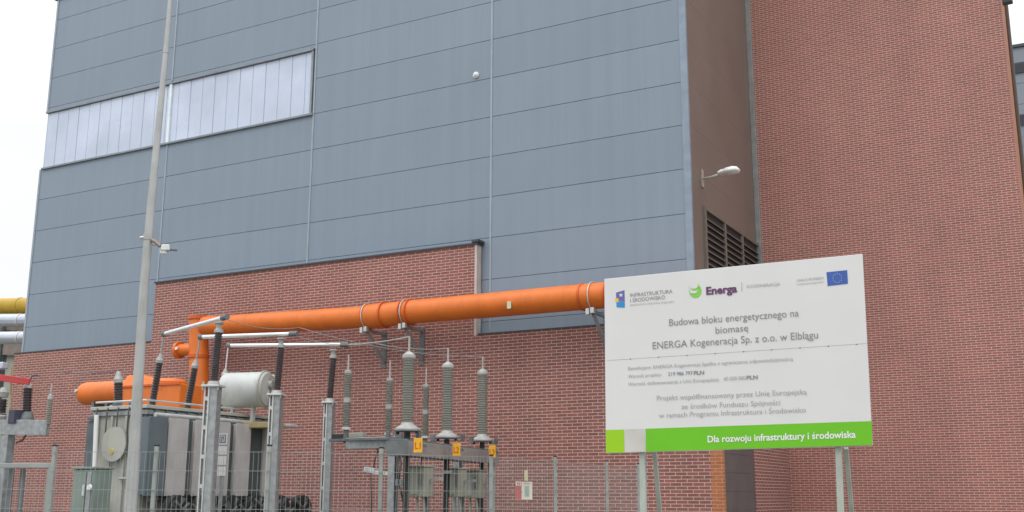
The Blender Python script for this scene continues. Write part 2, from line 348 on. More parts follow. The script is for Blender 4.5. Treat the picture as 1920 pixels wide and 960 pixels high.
# brick polygon: base + raised block in one mesh
bk = MB()
bk.box(FAC, sBL, sb0, -.25, .3, 0, zc_l)
bk.box(FAC, sb0, sb1, -.25, .04 - .06, 0, zb)
zbr = FAC.front(1000, 620, .25)[1]
bk.box(FAC, sb1, sB - .27, -.25, .3, 0, zbr)
bk.build('brick_wall', BRICK, HALL)
MB().box(FAC, sB - .27, sB, -.25, -.13, 0, zbr - .002).build('brick_corner', BRICK_O, HALL)['label'] = 'orange brick corner of the base'
MB().box(FAC, sb0 - .03, sb1 + .10, -.30, -.003, zb, zb + .045).box(FAC, sb1 - .06, sb1 + .13, -.33, -.004, zb + .05, zb + .12).build('coping', CLADDARK, HALL, .005)
MB().box(FAC, sBL - .02, sb0 - .035, -.27, -.03, zc_l, zc_l + .03).build('coping', CLADDARK, HALL)
MB().box(FAC, sb1 + .11, sB + .02, -.27, -.033, zbr + .001, zbr + .03).build('coping', CLADDARK, HALL)
MB().box(FAC, sb1 - .005, sb1 + .06, -.262, -.035, zbr - .02, zb - .002).build('edge_trim', TRIM, HALL, .005)
# left part lower cladding edge where it meets the raised brick
# side (shaded) wall
yT, _ = FAC.side(1419, 455, sR)
print('sB', sB, 'sBL', sBL, 'yT', yT, 'zbr', zbr)
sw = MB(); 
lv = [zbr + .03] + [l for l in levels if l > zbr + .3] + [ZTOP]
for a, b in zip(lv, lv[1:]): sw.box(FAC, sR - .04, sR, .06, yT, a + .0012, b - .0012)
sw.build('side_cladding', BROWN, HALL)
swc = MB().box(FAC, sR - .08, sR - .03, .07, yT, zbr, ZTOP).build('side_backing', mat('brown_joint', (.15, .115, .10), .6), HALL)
# louvre in the side wall
ly = [FAC.side(px, 440, sR)[0] for px in (1320, 1356, 1388, 1418)]; lz = FAC.side(1320, 395, sR)[1]
lzb = zbr + .5
fr = MB()
for y_ in ly: fr.box(FAC, sR - .02, sR + .07, y_ - .05, y_ + .05, lzb, lz)
fr.box(FAC, sR - .02, sR + .075, ly[0] - .05, ly[-1] + .05, lz, lz + .09).box(FAC, sR - .02, sR + .075, ly[0] - .05, ly[-1] + .05, lzb - .09, lzb)
lou = fr.build('louvre', LOUVF, HALL, .004)
bl = MB(); bk2 = MB()
for a, b in zip(ly, ly[1:]):
    bk2.box(FAC, sR - .001, sR + .006, a + .051, b - .051, lzb + .001, lz - .001)
    zz = lzb + .05
    while zz < lz - .08:
        bl.hexa([FAC.p(sR + .012, a + .052, zz), FAC.p(sR + .065, a + .052, zz - .05), FAC.p(sR + .065, b - .052, zz - .05), FAC.p(sR + .012, b - .052, zz),
                 FAC.p(sR + .012, a + .052, zz + .03), FAC.p(sR + .065, a + .052, zz - .02), FAC.p(sR + .065, b - .052, zz - .02), FAC.p(sR + .012, b - .052, zz + .03)])
        zz += .155
bl.build('slat', mat('slat_brown', (.13, .115, .10), .5), lou); bk2.build('louvre_opening', DARKSLAT, lou)
# lower side: dark roller gate beside the corner
yg, _ = FAC.side(1417, 900, sB)
print('yg', yg)
gt = MB().box(FAC, sR - .05, sB - .03, -.129, yg, 0, zbr - .01); gate = gt.build('roller_gate', GATE, HALL)
gr = MB(); zz = .1
while zz < zbr - .1: gr.box(FAC, sB - .03, sB - .024, -.1, yg - .06, zz, zz + .385); zz += .4
gr.build('gate_slat', GATE, gate)
MB().box(FAC, sR - .05, sB - .01, yg, max(yT, yg + .02) - .002, 0, zbr - .012).build('brick_return', BRICK_Y, HALL)
# ------------------------------------------------------------------ tower
xt0 = sR - .02
TW = Frame(FAC.p(0, yT, 0), YAW)
TOW = thing('brick_tower', TW.o, 'broad plain red brick tower block to the right of the blue-grey hall', 'building', yaw=YAW)
tx1, _ = TW.front(1897, 210); print('tower', xt0, tx1)
MB().box(TW, sR - .02, tx1, 0, .3, 0, ZTOP).build('wall', BRICK_T, TOW)
MB().box(TW, sR - .02, tx1 - 2.2, .3, 11, 0, ZTOP - .01).build('rear_block', BRICK_T, TOW)
MB().box(TW, tx1 - 1.0, tx1 - .002, .301, 1.8, 0, ZTOP - .01).build('corner_pier', BRICK_OY, TOW)
MB().box(TW, sR - .1, tx1 + .05, -.05, 1.8, ZTOP, ZTOP + .3).build('roof', CLADDARK, TOW)
MB().box(TW, sR + .0, sR + .14, -.09, -.002, zbr + .05, ZTOP).build('edge_trim', TRIMG, TOW, .01)
dp = MB().lathe(TW.p(tx1 + .02, 1.88, 0), (0, 0, 1), [(0, .07), (ZTOP - .5, .07)], 12)
dpo = dp.build('downpipe', mat('brown_downpipe', (.10, .065, .05), .5), TOW)
xd, _ = TW.front(1459, 900); zdt = TW.front(1459, 800)[1]
MB().lathe(TW.p(xd, -.07, 0), (0, 0, 1), [(0, .05), (zdt, .05)], 12).build('downpipe', mat('dark_downpipe', (.035, .03, .03), .5), TOW)
# floodlight at the tower's upper right edge
q = TW.front(1886, 6); P0 = TW.p(q[0] + .05, -.15, q[1])
fl = thing('floodlight', P0, 'small dark box floodlight high on the right edge of the brick tower', 'floodlight', yaw=YAW)
FF = Frame(P0, YAW)
MB().box(FF, -.12, .12, -.16, .02, -.12, .16).build('housing', mat('grey_green_box', (.07, .08, .07), .5), fl, .02)
MB().box(FF, -.03, .03, .02, .15, -.03, .05).build('bracket', DARKM, fl)
MB().box(FF, -.10, .10, -.168, -.16, -.10, .12).build('glass', DGLASS, fl)
# ------------------------------------------------------------------ far right building
Pq = W(1890, 92, 52); FR = Frame((Pq.x, Pq.y, 0), YAW)
FB = thing('grey_annex', FR.o, 'distant grey panelled building at the right edge behind the brick tower', 'building', yaw=YAW)
mbw = MB(); zz = 0
while zz < Pq.z - .01:
    z2 = min(zz + 1.1, Pq.z); mbw.box(FR, -3, 14, 0, .1, zz + .01, z2 - .01); zz = z2
mbw.build('wall', FARW, FB); MB().box(FR, -2.95, 13.95, .08, 12, 0, Pq.z - .02).build('core_wall', FARW, FB)
MB().box(FR, -3.1, 14.1, -.1, 12.1, Pq.z, Pq.z + .15).build('roof', CLADDARK, FB)
for (px, y0, y1) in ((1904, 120, 138), (1917, 215, 235)):
    a = FR.front(px, y0); b = FR.front(px, y1)
    wn = MB().box(FR, a[0] - .25, a[0] + .45, -.08, -.002, b[1], a[1]).build('window', CLADDARK, FB)
    MB().box(FR, a[0] - .2, a[0] + .4, -.084, -.08, b[1] + .05, a[1] - .05).build('pane', DGLASS, wn)
# ------------------------------------------------------------------ lamp and small white disc on the hall
ya, za = FAC.side(1316, 335, sR); B0 = FAC.p(sR, ya, za)
wl = thing('wall_lamp', B0, 'white street-style lamp on a short arm on the shaded brown wall', 'wall lamp', yaw=YAW)
MB().box(FAC, sR + .002, sR + .03, ya - .07, ya + .07, za - .22, za + .22).build('bracket', mat('lamp_bracket', (.42, .38, .33), .5, .2), wl, .005)
dep = (FAC.o + FAC.u * sR + FAC.a * ya).y
def wlp(px, py, dd): return W(px, py, dep + dd)
arm = MB().sweep([B0 + FAC.u * .03, wlp(1330, 333, -.30), wlp(1349, 327, -.42)], .028, 12); arm.build('arm', GALVL, wl)
hd = MB(); a = wlp(1345, 326, -.40); b = wlp(1387, 319, -.62); d = (b - a); n_ = 10; i0 = None
ax = d.normalized(); sd_ = ax.cross(Vector((0, 0, 1))).normalized(); upv = sd_.cross(ax)
ring = []; ls = [0, .06, .18, .4, .42, .7, .9, 1]; wr = [.03, .08, .11, .125, .145, .155, .125, .04]
pts = [a + d * t for t in ls]
for k_, (p, r_) in enumerate(zip(pts, wr)):
    for j in range(16):
        an = 2 * math.pi * j / 16; hd.v.append(p + sd_ * math.cos(an) * r_ * 1.25 + upv * (math.sin(an) * r_ * (.75 if math.sin(an) > 0 else .4)))
for k_ in range(len(pts) - 1):
    for j in range(16):
        j2 = (j + 1) % 16; hd.f.append((k_ * 16 + j, k_ * 16 + j2, (k_ + 1) * 16 + j2, (k_ + 1) * 16 + j)); hd.sm.append(True)
hd.f.append(tuple(range(15, -1, -1))); hd.sm.append(False); hd.f.append(tuple(range(112, 128))); hd.sm.append(False)
hd.build('lamp_head', WHITE, wl)
ln = MB().lathe(a + d * .68 - upv * .03, -upv, [(0, .09), (.03, .08), (.045, .03)], 16); ln.build('lamp_lens', LAMPG, wl)
xr, zr = FAC.front(893, 141)
rl = thing('round_white_disc', FAC.p(xr, 0, zr), 'tiny round white fitting alone on the blue-grey panels near the seam', 'wall light', yaw=YAW)  # tiny white disc with a domed front, set on the panels
MB().lathe(FAC.p(xr, -.001, zr), -FAC.a, [(0, .085), (.03, .085), (.035, .07)], 20).build('housing', WHITE, rl)
MB().lathe(FAC.p(xr, -.035, zr), -FAC.a, [(0, .068), (.03, .055), (.05, .02)], 20).build('dome', LAMPG, rl)
# ------------------------------------------------------------------ orange duct
def onpipe(px, py, d):
    x_, z_ = FAC.front(px, py, d); return FAC.p(x_, -d, z_)
PD = 0.98; PR = .297
p0 = onpipe(385, 612, PD); p1 = onpipe(690, 594, PD); p2 = onpipe(762, 586, PD); p3 = onpipe(1150, 552, PD); p4 = p3 + (p3 - p2).normalized() * 2.2
PIPE = thing('orange_duct', Vector((p1.x, p1.y, p1.z - PR)), 'long orange round duct running along the wall and down to the transformer', 'duct')
elbow = onpipe(366, 640, PD)
MB().sweep([p0, p1], PR * .93).build('duct_section', ORANGE, PIPE)
MB().sweep([p1, p1 + (p2 - p1) * .45], PR * 1.06).sweep([p1 + (p2 - p1) * .45, p2], PR * 1.0).build('coupling_sleeve', ORANGE, PIPE)
MB().sweep([p2, p3, p4], PR).build('duct_section', ORANGE, PIPE)
dd = (p2 - p1).normalized()
def ring_(p, d, r, w_, m_, name='flange'):
    return MB().lathe(p - d * w_ / 2, d, [(0, r), (w_, r)], 32).build(name, m_, PIPE)
for t, r_ in ((-.02, 1.12), (.45, 1.13), (.95, 1.14), (1.12, 1.12)):
    ring_(p1 + (p2 - p1) * t, dd, PR * r_, .035, ORANGE_D)
ring_(p3 - (p3 - p2).normalized() * .75, (p3 - p2).normalized(), PR * 1.06, .05, ORANGE_D)
ring_(p3 - (p3 - p2).normalized() * .12, (p3 - p2).normalized(), PR * 1.12, .035, ORANGE_D)
for t in (.2, .4, .6, .8):
    ring_(p2 + (p3 - p2) * t, (p3 - p2).normalized(), PR * 1.008, .02, ORANGE, 'weld_seam')
for t in (.3, .62):
    ring_(p0 + (p1 - p0) * t, (p1 - p0).normalized(), PR * .94, .02, ORANGE, 'weld_seam')
# vertical drop
v0 = onpipe(372, 604, PD); v1 = onpipe(374, 790, PD); vd = (v1 - v0).normalized()
MB().sweep([v0 + Vector((0, 0, .05)), v1], PR * .88).build('vertical_duct', ORANGE, PIPE)
MB().lathe(v0 + Vector((0, 0, .06)), (0, 0, 1), [(0, PR * .98), (.10, PR * .98)], 32).build('flange', ORANGE_D, PIPE)
vm = onpipe(372, 672, PD); MB().lathe(vm, (0, 0, 1), [(0, PR * 1.0), (.09, PR * 1.0)], 32).build('flange', ORANGE_D, PIPE)
st0 = onpipe(372, 655, PD); st = st0 - FAC.u * .62 - FAC.a * .1
MB().sweep([st0, st], .17).lathe(st - FAC.u * .04, FAC.u, [(0, .235), (.08, .235)], 24).build('side_nozzle', ORANGE, PIPE)
MB().lathe(st + FAC.u * .1 - FAC.a * .20 + Vector((0, 0, .02)), -FAC.a, [(0, .05), (.03, .045)], 16).build('valve_cap', WHITE, PIPE)
q = onpipe(955, 572, PD + PR); Fq = Frame(q, YAW)
MB().box(Fq, -.05, .05, -.02, .0, -.085, .085).build('label_plate', mat('pale_yellow_plate', (.62, .62, .40), .5), PIPE)
# orange box and drum over the transformer
ZB = 25.6
def wz(px, py, z=ZB): return W(px, py, z)
bx = wz(292, 735); FBX = Frame((bx.x, bx.y, 0), YAW); s0 = .0
DR = thing('orange_busbar_housing', bx - Vector((0, 0, .4)), 'orange box and round-ended drum lying on top of the transformer', 'busbar housing', yaw=YAW)
a = FBX.front(238, 735, 0); b = FBX.front(352, 735, 0); ztb = FBX.front(292, 706)[1]; zbb = FBX.front(292, 772)[1]; zm = FBX.front(320, 722)[1]
MB().box(FBX, a[0], b[0], -.25, .45, zbb, zm).build('box', ORANGE, DR, .03)
MB().hexa([FBX.p(a[0], -.2, zm), FBX.p(b[0] - .3, -.2, zm), FBX.p(b[0] - .3, .4, zm), FBX.p(a[0], .4, zm),
           FBX.p(a[0] + .02, -.05, ztb + .07), FBX.p(a[0] + .45, -.05, ztb + .07), FBX.p(a[0] + .45, .3, ztb + .07), FBX.p(a[0] + .02, .3, ztb + .07)]).build('hood', ORANGE, DR, .03)
hx = FBX.front(315, 722)[0]
MB().lathe(FBX.p(hx, .1, zm - .12), (0, 0, 1), [(0, .36), (.2, .36), (.27, .28), (.29, .0)], 28).build('dome', ORANGE, DR)
MB().box(FBX, a[0] - .02, b[0] + .02, -.28, -.25, zm - .03, zm + .015).build('flange', ORANGE_D, DR)
c = FBX.front(240, 733); rd = .285
e = FBX.front(148, 733)
MB().lathe(FBX.p(c[0], .1, c[1]), -FAC.u, [(0, rd), (c[0] - e[0] - .2, rd), (c[0] - e[0] - .09, rd * .9), (c[0] - e[0] - .03, rd * .62), (c[0] - e[0], .04)], 28).build('drum', ORANGE, DR)
MB().lathe(FBX.p(e[0] + .12, -.17, c[1] + .05), -FAC.a, [(0, .05), (.04, .045)], 4).build('label_plate', mat('pale_plate', (.6, .6, .5), .5), DR)
for px in (180, 205): 
    g = FBX.front(px, 757); MB().box(FBX, g[0] - .04, g[0] + .04, -.1, .3, g[1] - .25, g[1] + .05).build('saddle', GALVD, DR)
# brackets
for i, (px, py, lab) in enumerate(((690, 617, 'grey strut bracket under the orange duct, leftmost by the coupling'), (762, 610, 'grey strut bracket under the orange duct, just right of the coupling'),
                        (1113, 582, 'grey strut bracket under the orange duct beside the white signboard'))):
    c0 = onpipe(px, py, PD); B = thing('duct_bracket', c0, lab, 'bracket', 'brackets carrying the orange duct', yaw=YAW)
    Fb = Frame(c0, YAW)
    MB().box(Fb, -.035, .035, -.16, PD - .26, -.08, -.0).build('beam', GALV, B, .006)
    MB().box(Fb, -.10, -.02, -.22, -.10, -.12, .02).box(Fb, .0, .09, -.20, -.10, -.09, .04).build('clamp_block', GALVL, B, .006)
    pc = c0 + Vector((0, 0, PR + .02)); rr_ = PR * 1.12
    MB().sweep([pc + FAC.u * 0 + (-FAC.a * math.cos(t) + Vector((0, 0, 1)) * math.sin(t)) * rr_ for t in [R(-100 + 10 * k) for k in range(38)]], .013, 8, False).build('pipe_strap', GALVL, B)
    MB().bar(Fb.p(0, -.02, -.08), Fb.p(.02, PD - .27, -.78), .07, .06).build('strut', GALV, B)
    MB().box(Fb, -.07, .07, PD - .27, PD - .252, -.92, .02).build('wall_plate', GALVD, B)
# ------------------------------------------------------------------ transformer
pc = W(268, 850, 21.6); TR = Frame((pc.x, pc.y, 0), YAW)     # right front corner of the tank
TF = thing('power_transformer', TR.p(-.8, 1.8, 0), 'large beige and grey power transformer with dark bushings and a white oil tank', 'transformer', yaw=YAW)
zt = TR.front(230, 768)[1]; xl = TR.front(176, 850)[0]; LEN = 3.6
print('transformer', zt, xl)
tank = MB().box(TR, xl, 0, 0, LEN, .35, zt).build('tank', BEIGE, TF, .03)
MB().box(TR, xl - .10, .12, -.10, LEN + .1, zt, zt + .07).build('cover_plate', BEIGE, TF, .01)
MB().box(TR, xl - .06, .08, -.06, LEN + .06, zt - .12, zt - .02).build('rim', GALV, TF, .01)
MB().box(TR, xl - .1, .1, -.08, LEN + .1, 0, .35).build('skid', DARKM, TF)
for k in range(4):
    xx = xl + .08 + k * (-xl - .16) / 3; 
    MB().box(TR, xx - .03, xx + .03, -.05, -.002, .4, zt - .125).build('stiffener', BEIGE, TF, .005)
mc = TR.front(217, 833, .08)
MB().lathe(TR.p(mc[0], -.002, mc[1]), -FAC.a, [(0, .30), (.10, .30), (.10, .34), (.14, .34)], 32).build('manhole_cover', BEIGE, TF)
MB().lathe(TR.p(mc[0] - .03, -.145, mc[1] - .14), -FAC.a, [(0, .07), (.012, .06)], 16).build('dial', mat('dial_yellow', (.5, .42, .12), .5), TF)
# left radiators (front edge seen)
for k in range(2):
    mbp = MB()
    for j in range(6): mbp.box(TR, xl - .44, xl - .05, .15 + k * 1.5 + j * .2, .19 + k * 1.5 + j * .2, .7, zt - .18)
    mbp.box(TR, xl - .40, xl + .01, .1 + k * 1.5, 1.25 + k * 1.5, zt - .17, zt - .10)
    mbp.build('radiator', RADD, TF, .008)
# right radiators: outer faces on plane x = XR
XR = .42
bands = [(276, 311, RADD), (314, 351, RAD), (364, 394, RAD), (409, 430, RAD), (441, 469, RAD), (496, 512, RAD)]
zr1 = TR.side(320, 783, XR)[1]; zr0 = TR.side(320, 930, XR)[1]
for k, (pa, pb, m_) in enumerate(bands):
    ya_ = TR.side(pa, 850, XR)[0]; yb_ = TR.side(pb, 850, XR)[0]
    mbp = MB(); nn = 3; 
    mbp.box(TR, XR - .03, XR, ya_, yb_, zr0, zr1)
    n2 = max(2, int((yb_ - ya_) / .09)); 
    for j in range(n2 + 1):
        yy = ya_ + .012 + (yb_ - ya_ - .024) * j / n2; mbp.box(TR, .06, XR - .031, yy - .008, yy + .008, zr0 + .02, zr1 - .02)
    ob = mbp.build('radiator', m_, TF, .006)
    MB().box(TR, XR + .001, XR + .012, ya_ + .02, ya_ + .05, zr0 + .05, zr1 - .05).build('edge_bead', m_, ob)
MB().tube([TR.p(.24, .02, zr1 + .05), TR.p(.24, 4.3, zr1 + .05)], .045).build('header_pipe', GALVL, TF)
MB().tube([TR.p(.24, .02, zr0 - .06), TR.p(.24, 4.3, zr0 - .06)], .045).build('header_pipe', GALVD, TF)
ba = TR.side(276, 850, XR)[0]
MB().box(TR, .04, .33, ba + .3, TR.side(497, 850, XR)[0], zr0 + .03, zr1 - .03).build('radiator_gap_shade', mat('gap_shade_dark', (.075, .092, .09), .7), TF)  # added dark backing, stands in for shade in the gaps between radiators
# fans below the radiators (dark, busy)
for k in range(6):
    yy = .35 + k * .75; o_ = TR.p(XR + .12, yy, zr0 - .28)
    fan = MB().lathe(o_, FAC.u, [(0, .30), (.16, .30)], 20).build('cooling_fan', DARKM, TF)
    bb = MB()
    for j in range(5):
        an = j * 2 * math.pi / 5; v_ = FAC.a * math.cos(an) + Vector((0, 0, 1)) * math.sin(an); t_ = FAC.a * -math.sin(an) + Vector((0, 0, 1)) * math.cos(an)
        bb.quad(o_ + FAC.u * .165 + v_ * .05, o_ + FAC.u * .175 + v_ * .26 + t_ * .06, o_ + FAC.u * .19 + v_ * .26 - t_ * .06)
    bb.build('fan_blade', GALVD, fan)
    for j in range(3): MB().lathe(o_ + FAC.u * .2, FAC.u, [(0, .10 + .07 * j), (.012, .10 + .07 * j + .012)], 20)
MB().box(TR, .1, XR + .15, ba, 4.5, .35, zr0 - .62).build('fan_frame', DARKM, TF)
random.seed(3)
for k in range(9):
    ya_ = .2 + .45 * k; za_ = zr0 - .05 - random.random() * .2
    MB().sweep([TR.p(XR + .32, ya_, za_), TR.p(XR + .38, ya_ + .15, za_ - .16), TR.p(XR + .32, ya_ + .36, za_ - .05)], .035, 8).build('hose', mat('hose_grey', (.10, .10, .09), .6), TF)
# bushings
def shed_profile(L_, r, n, shed=1.45):
    pr = [(0, r)]
    for k in range(n):
        h = L_ * (k + .15) / n; s_ = L_ / n
        pr += [(h, r), (h + s_ * .22, r * shed), (h + s_ * .34, r * shed), (h + s_ * .62, r)]
    pr.append((L_, r)); return pr
def bushing(par, a, b, r, m_=BLACKI, n=16, capm=CAP, tip=.18, shed=1.35, base=True):
    a = Vector(a); b = Vector(b); d = b - a; L_ = d.length
    o = MB().lathe(a, d, shed_profile(L_, r, n, shed), 18, False).build('bushing', m_, par)
    dn = d.normalized()
    MB().lathe(b, dn, [(0, r * 1.2), (tip * .3, r * 1.25), (tip * .55, r * .9), (tip, r * .45)], 16).build('bushing_cap', capm, o)
    if base: MB().lathe(a - dn * .12, dn, [(0, r * 1.9), (.05, r * 1.9), (.06, r * 1.3), (.12, r * 1.2)], 16).build('bushing_flange', capm, o)
    return b + dn * tip
t1 = bushing(TF, W(285, 760, 22.0), W(299, 680, 21.9), .062, shed=1.25)
t2 = bushing(TF, W(351, 766, 23.0), W(365, 690, 22.9), .064, shed=1.25)
t3 = bushing(TF, W(411, 770, 24.2), W(421, 706, 24.1), .062, shed=1.25)
t4 = bushing(TF, W(222, 756, 22.6), W(222, 718, 22.6), .078, n=8, tip=.24, shed=1.25)
# turrets under the bushings
for pp in (W(284, 768, 22.0), W(350, 774, 23.0), W(410, 778, 24.2), W(222, 762, 22.6)):
    MB().lathe(pp - Vector((0, 0, .12)), (0, 0, 1), [(0, .17), (.14, .17)], 20).build('turret', BEIGE, TF)
# conservator
ca = W(420, 730, 24.0); cr_ = .385
FC = Frame((ca.x, ca.y, 0), YAW); 
c0 = W(424, 732, 24.1); c1 = W(497, 731, 23.85); dcv = (c1 - c0); dcv.z = 0; cl_ = dcv.length
cv = MB().lathe(c0, dcv, [(0, cr_ - .02), (.03, cr_), (cl_, cr_)], 36).build('conservator', WHITET, TF)
dn = dcv.normalized()
MB().lathe(c0 + dcv, dn, [(0, cr_ + .03), (.03, cr_ + .03), (.03, cr_), (.08, cr_ - .03), (.10, cr_ * .5), (.11, 0)], 36).build('end_cover', BEIGE, cv)
MB().lathe(c0 + dcv + dn * .1 + Vector((0, 0, .1)), dn, [(0, .09), (.08, .09)], 16).build('oil_gauge', CAP, cv)
MB().tube([c0 + dcv + dn * .16 + Vector((0, 0, .3)), c0 + dcv + dn * .25 + Vector((0, 0, .25)), c0 + dcv + dn * .25 + Vector((0, 0, -.5))], .03, 10).build('breather_pipe', BEIGE, cv)
for t in (.12, .3, .62, .9):
    pp = c0 + dcv * t
    MB().lathe(pp + Vector((0, 0, cr_ - .02)), (0, 0, 1), [(0, .03), (.06, .03)], 10).build('lifting_lug', GALVD, cv)
for t in (.2, .72): 
    pp = c0 + dcv * t - Vector((0, 0, cr_ - .03)); MB().bar(pp, pp - Vector((0, 0, .34)), .08).build('conservator_leg', WHITET, cv)
MB().box(Frame(c0 - Vector((0, 0, cr_ + .40)), math.atan2(-dcv.y, dcv.x)), -.5, cl_ + .35, -.3, .3, -.06, .06).build('conservator_shelf', OCHRE, TF, .01)
# rings of pipework and railing on the cover
MB().tube([TR.p(xl, -.05, zt + .16), TR.p(.05, -.05, zt + .16), TR.p(.05, 3.2, zt + .16)], .02, 8).build('top_pipe', GALVL, TF)
for (x_, y_) in ((xl + .3, .1), (xl + .7, .15), (-.5, .1)):
    MB().box(TR, x_, x_ + .14, y_, y_ + .14, zt + .07, zt + .16).build('valve_block', GALVD, TF, .01)
for k in range(5):
    x_ = xl + .1 + k * .3; zz = zt + .07
    MB().sweep([TR.p(x_, -.06, zz), TR.p(x_ + .03, -.13, zz - .08), TR.p(x_ + .02, -.12, zz - .5 - .1 * (k % 3)), TR.p(x_ + .1, -.10, zz - .9 - .15 * (k % 2))], .016, 8).build('control_cable', mat('cable_dark', (.07, .07, .065), .6), TF)
for k in range(12):
    MB().lathe(TR.p(.1, .15 + k * .29, zt - .03), FAC.u, [(0, .022), (.03, .022)], 8).build('bolt', GALVD, TF)
MB().box(TR, xl + .15, xl + .55, -.28, -.11, .9, 1.5).build('junction_box', mat('junction_box', (.30, .31, .29), .5, 0, .1, 4, 0, 60, .2), TF, .01)
MB().tube([TR.p(-.12, -.09, .4), TR.p(-.12, -.09, zt - .13)], .03, 10).tube([TR.p(-.12, -.09, 1.9), TR.p(-.5, -.09, 1.9)], .025, 10).build('drain_pipe', BEIGE, TF)
# white pipe
wp0 = W(181, 778, 21.9); wp1 = W(177, 885, 21.9)
MB().tube([wp0, wp1], .045, 12).build('white_riser', WHITE, TF)
# notice board on the transformer: emblem on top, three white sheets
n0 = W(417, 850, 20.6)
# ------------------------------------------------------------------ cabinet
c0_ = W(172, 915, 20.6); CF = Frame((c0_.x, c0_.y, 0), YAW)
zc1 = W(172, 880, 20.6).z; 
CB = thing('control_cabinet', CF.o, 'grey-green control cabinet standing in front of the transformer', 'cabinet', yaw=YAW)
hw = 27 * ppm(172, 915, 20.6)
MB().box(CF, -hw, hw, -.22, .22, .1, zc1).build('body', GREENB, CB, .02)
MB().box(CF, -hw - .03, hw + .03, -.26, .24, zc1, zc1 + .04).build('roof', GREENB, CB, .01)
dr = MB().box(CF, -hw + .04, hw - .16, -.245, -.222, .2, zc1 - .05).build('door', GREENB, CB, .006)
MB().box(CF, hw - .14, hw - .03, -.24, -.222, .2, zc1 - .05).build('side_panel', GALV, CB, .006)
q_ = CF.front(168, 914, .25); MB().lathe(CF.p(q_[0], -.246, q_[1]), -FAC.a, [(0, .06), (.03, .05)], 16).build('door_glint', LAMPG, dr)  # pale disc modelled in place of a bright reflection on the door
MB().box(CF, q_[0] - .17, q_[0] - .12, -.27, -.246, q_[1] - .15, q_[1] + .05).build('handle', GALVL, dr)
# ------------------------------------------------------------------ steel posts with insulators, tubes
def post_ins(px, ztop_px, ins_top, z, ins_bot, lab, wpx):
    base = W(px, 940, z); F = Frame((base.x, base.y, 0), YAW * .35)
    T = thing('insulator_post', (base.x, base.y, 0), lab, 'insulator post', 'steel posts with dark insulators beside the transformer', yaw=YAW * .35)
    zp = W(px, ins_bot, z).z - .06; zi = W(px, ins_top, z).z
    h = wpx * ppm(px, 850, z) / 2
    # solid channel (right) and slotted web (left)
    MB().box(F, -.2 * h, h, -.10, -.08, 0, zp - .04).box(F, h - .02, h, -.08, .10, 0, zp - .04).box(F, -.2 * h, -.2 * h + .015, -.08, .10, 0, zp - .04).build('channel', GALV, T, .004)
    MB().box(F, -h, -h + .028, -.11, -.03, 0, zp - .04).box(F, -.2 * h - .018, -.2 * h + .01, -.12, -.101, 0, zp - .04).build('lace_rail', GALVL, T, .004)
    k = 0; zz = .15
    while zz < zp - .1:
        MB().box(F, -h + .029, -.2 * h - .019, -.11, -.08, zz, zz + .07).build('rung', GALVL, T); zz += .52; k += 1
    MB().box(F, -h + .03, -.2 * h - .02, .06, .08, 0, zp - .05).build('back_web', GALVD, T)
    MB().box(F, -h * 1.35, h * 1.35, -.16, .16, zp - .04, zp).build('head_plate', GALVL, T, .005)
    for sx in (-1, 1): MB().lathe(F.p(sx * h * 1.15, -.12, zp - .1), (0, 0, 1), [(0, .02), (.16, .02)], 8).build('bolt', CAP, T)
    o = F.p(0, 0, zp)
    tilt = W(px + 4, ins_top, z) - W(px, ins_bot, z); top = W(px + 6, ins_top, z)
    MB().lathe(o, (0, 0, 1), [(0, .12), (.06, .10), (.07, .085)], 16).build('insulator_foot', CAP, T)
    b = Vector((o.x, o.y, zi)) + (top - W(px, ins_top, z)) * .6
    o2 = o + Vector((0, 0, .06))
    MB().lathe(o2, b - o2, shed_profile((b - o2).length, .062, 22, 1.22), 18, False).build('insulator', BLACKI, T)
    MB().lathe(b, (0, 0, 1), [(0, .085), (.05, .085), (.08, .05), (.16, .05), (.17, .09), (.2, .09)], 16).build('insulator_cap', CAP, T)
    return b + Vector((0, 0, .24))
I1 = post_ins(387, 733, 624, 20.0, 716, 'slotted steel post with dark insulator nearest to the lighting mast', 26)
I2 = post_ins(509, 733, 652, 22.1, 733, 'slotted steel post with dark insulator in front of the white oil tank', 21)
I3 = post_ins(611, 745, 672, 24.2, 748, 'slotted steel post with dark insulator standing clear before the brick wall', 17)
def tube_thing(a, b, r, lab):
    B = thing('busbar_tube', a, lab, 'busbar tube', 'aluminium tubes from the bushings to the posts')
    MB().sweep([a, b], r, 16).build('tube', ALU, B)
    d = (b - a).normalized()
    MB().sweep([b - d * .02, b + d * .16], r * 1.35, 12).build('end_clamp', GALVD, B)
    MB().sweep([a + d * .05, a - d * .03], r * 1.5, 12).build('end_clamp', GALVD, B)
    return B
a1 = W(308, 626, 21.8); b1 = W(418, 596, 20.0); a2 = W(376, 632, 22.8); b2 = W(545, 626, 22.1); a3 = W(428, 648, 24.3); b3 = W(640, 646, 24.2)
tube_thing(a1, b1, .042, 'sloping white tube from the leftmost bushing to the nearest post')
tube_thing(a2, b2, .042, 'white tube crossing in front of the orange duct to the middle post')
tube_thing(a3, b3, .042, 'lowest white tube, above the oil tank, ending at the rightmost post')
def wire(pts, r, lab, m_=GALVD, grp='thin conductors of the switchyard'):
    P = []
    for a, b, sag in pts:
        n = 10
        for k in range(n + 1):
            t = k / n; P.append(a + (b - a) * t - Vector((0, 0, sag * 4 * t * (1 - t))))
    o = MB().sweep(P, r, 8).build('conductor_wire', m_); return tag(o, lab, 'wire', grp)
wire([(t1, a1, -.02)], .018, 'short drop lead from the leftmost bushing up to the sloping tube', CAP)
wire([(t2, a2, -.02)], .018, 'short drop lead from the second dark bushing up to its tube', CAP)
wire([(t3, a3, -.02)], .018, 'short drop lead from the dark bushing beside the oil tank', CAP)
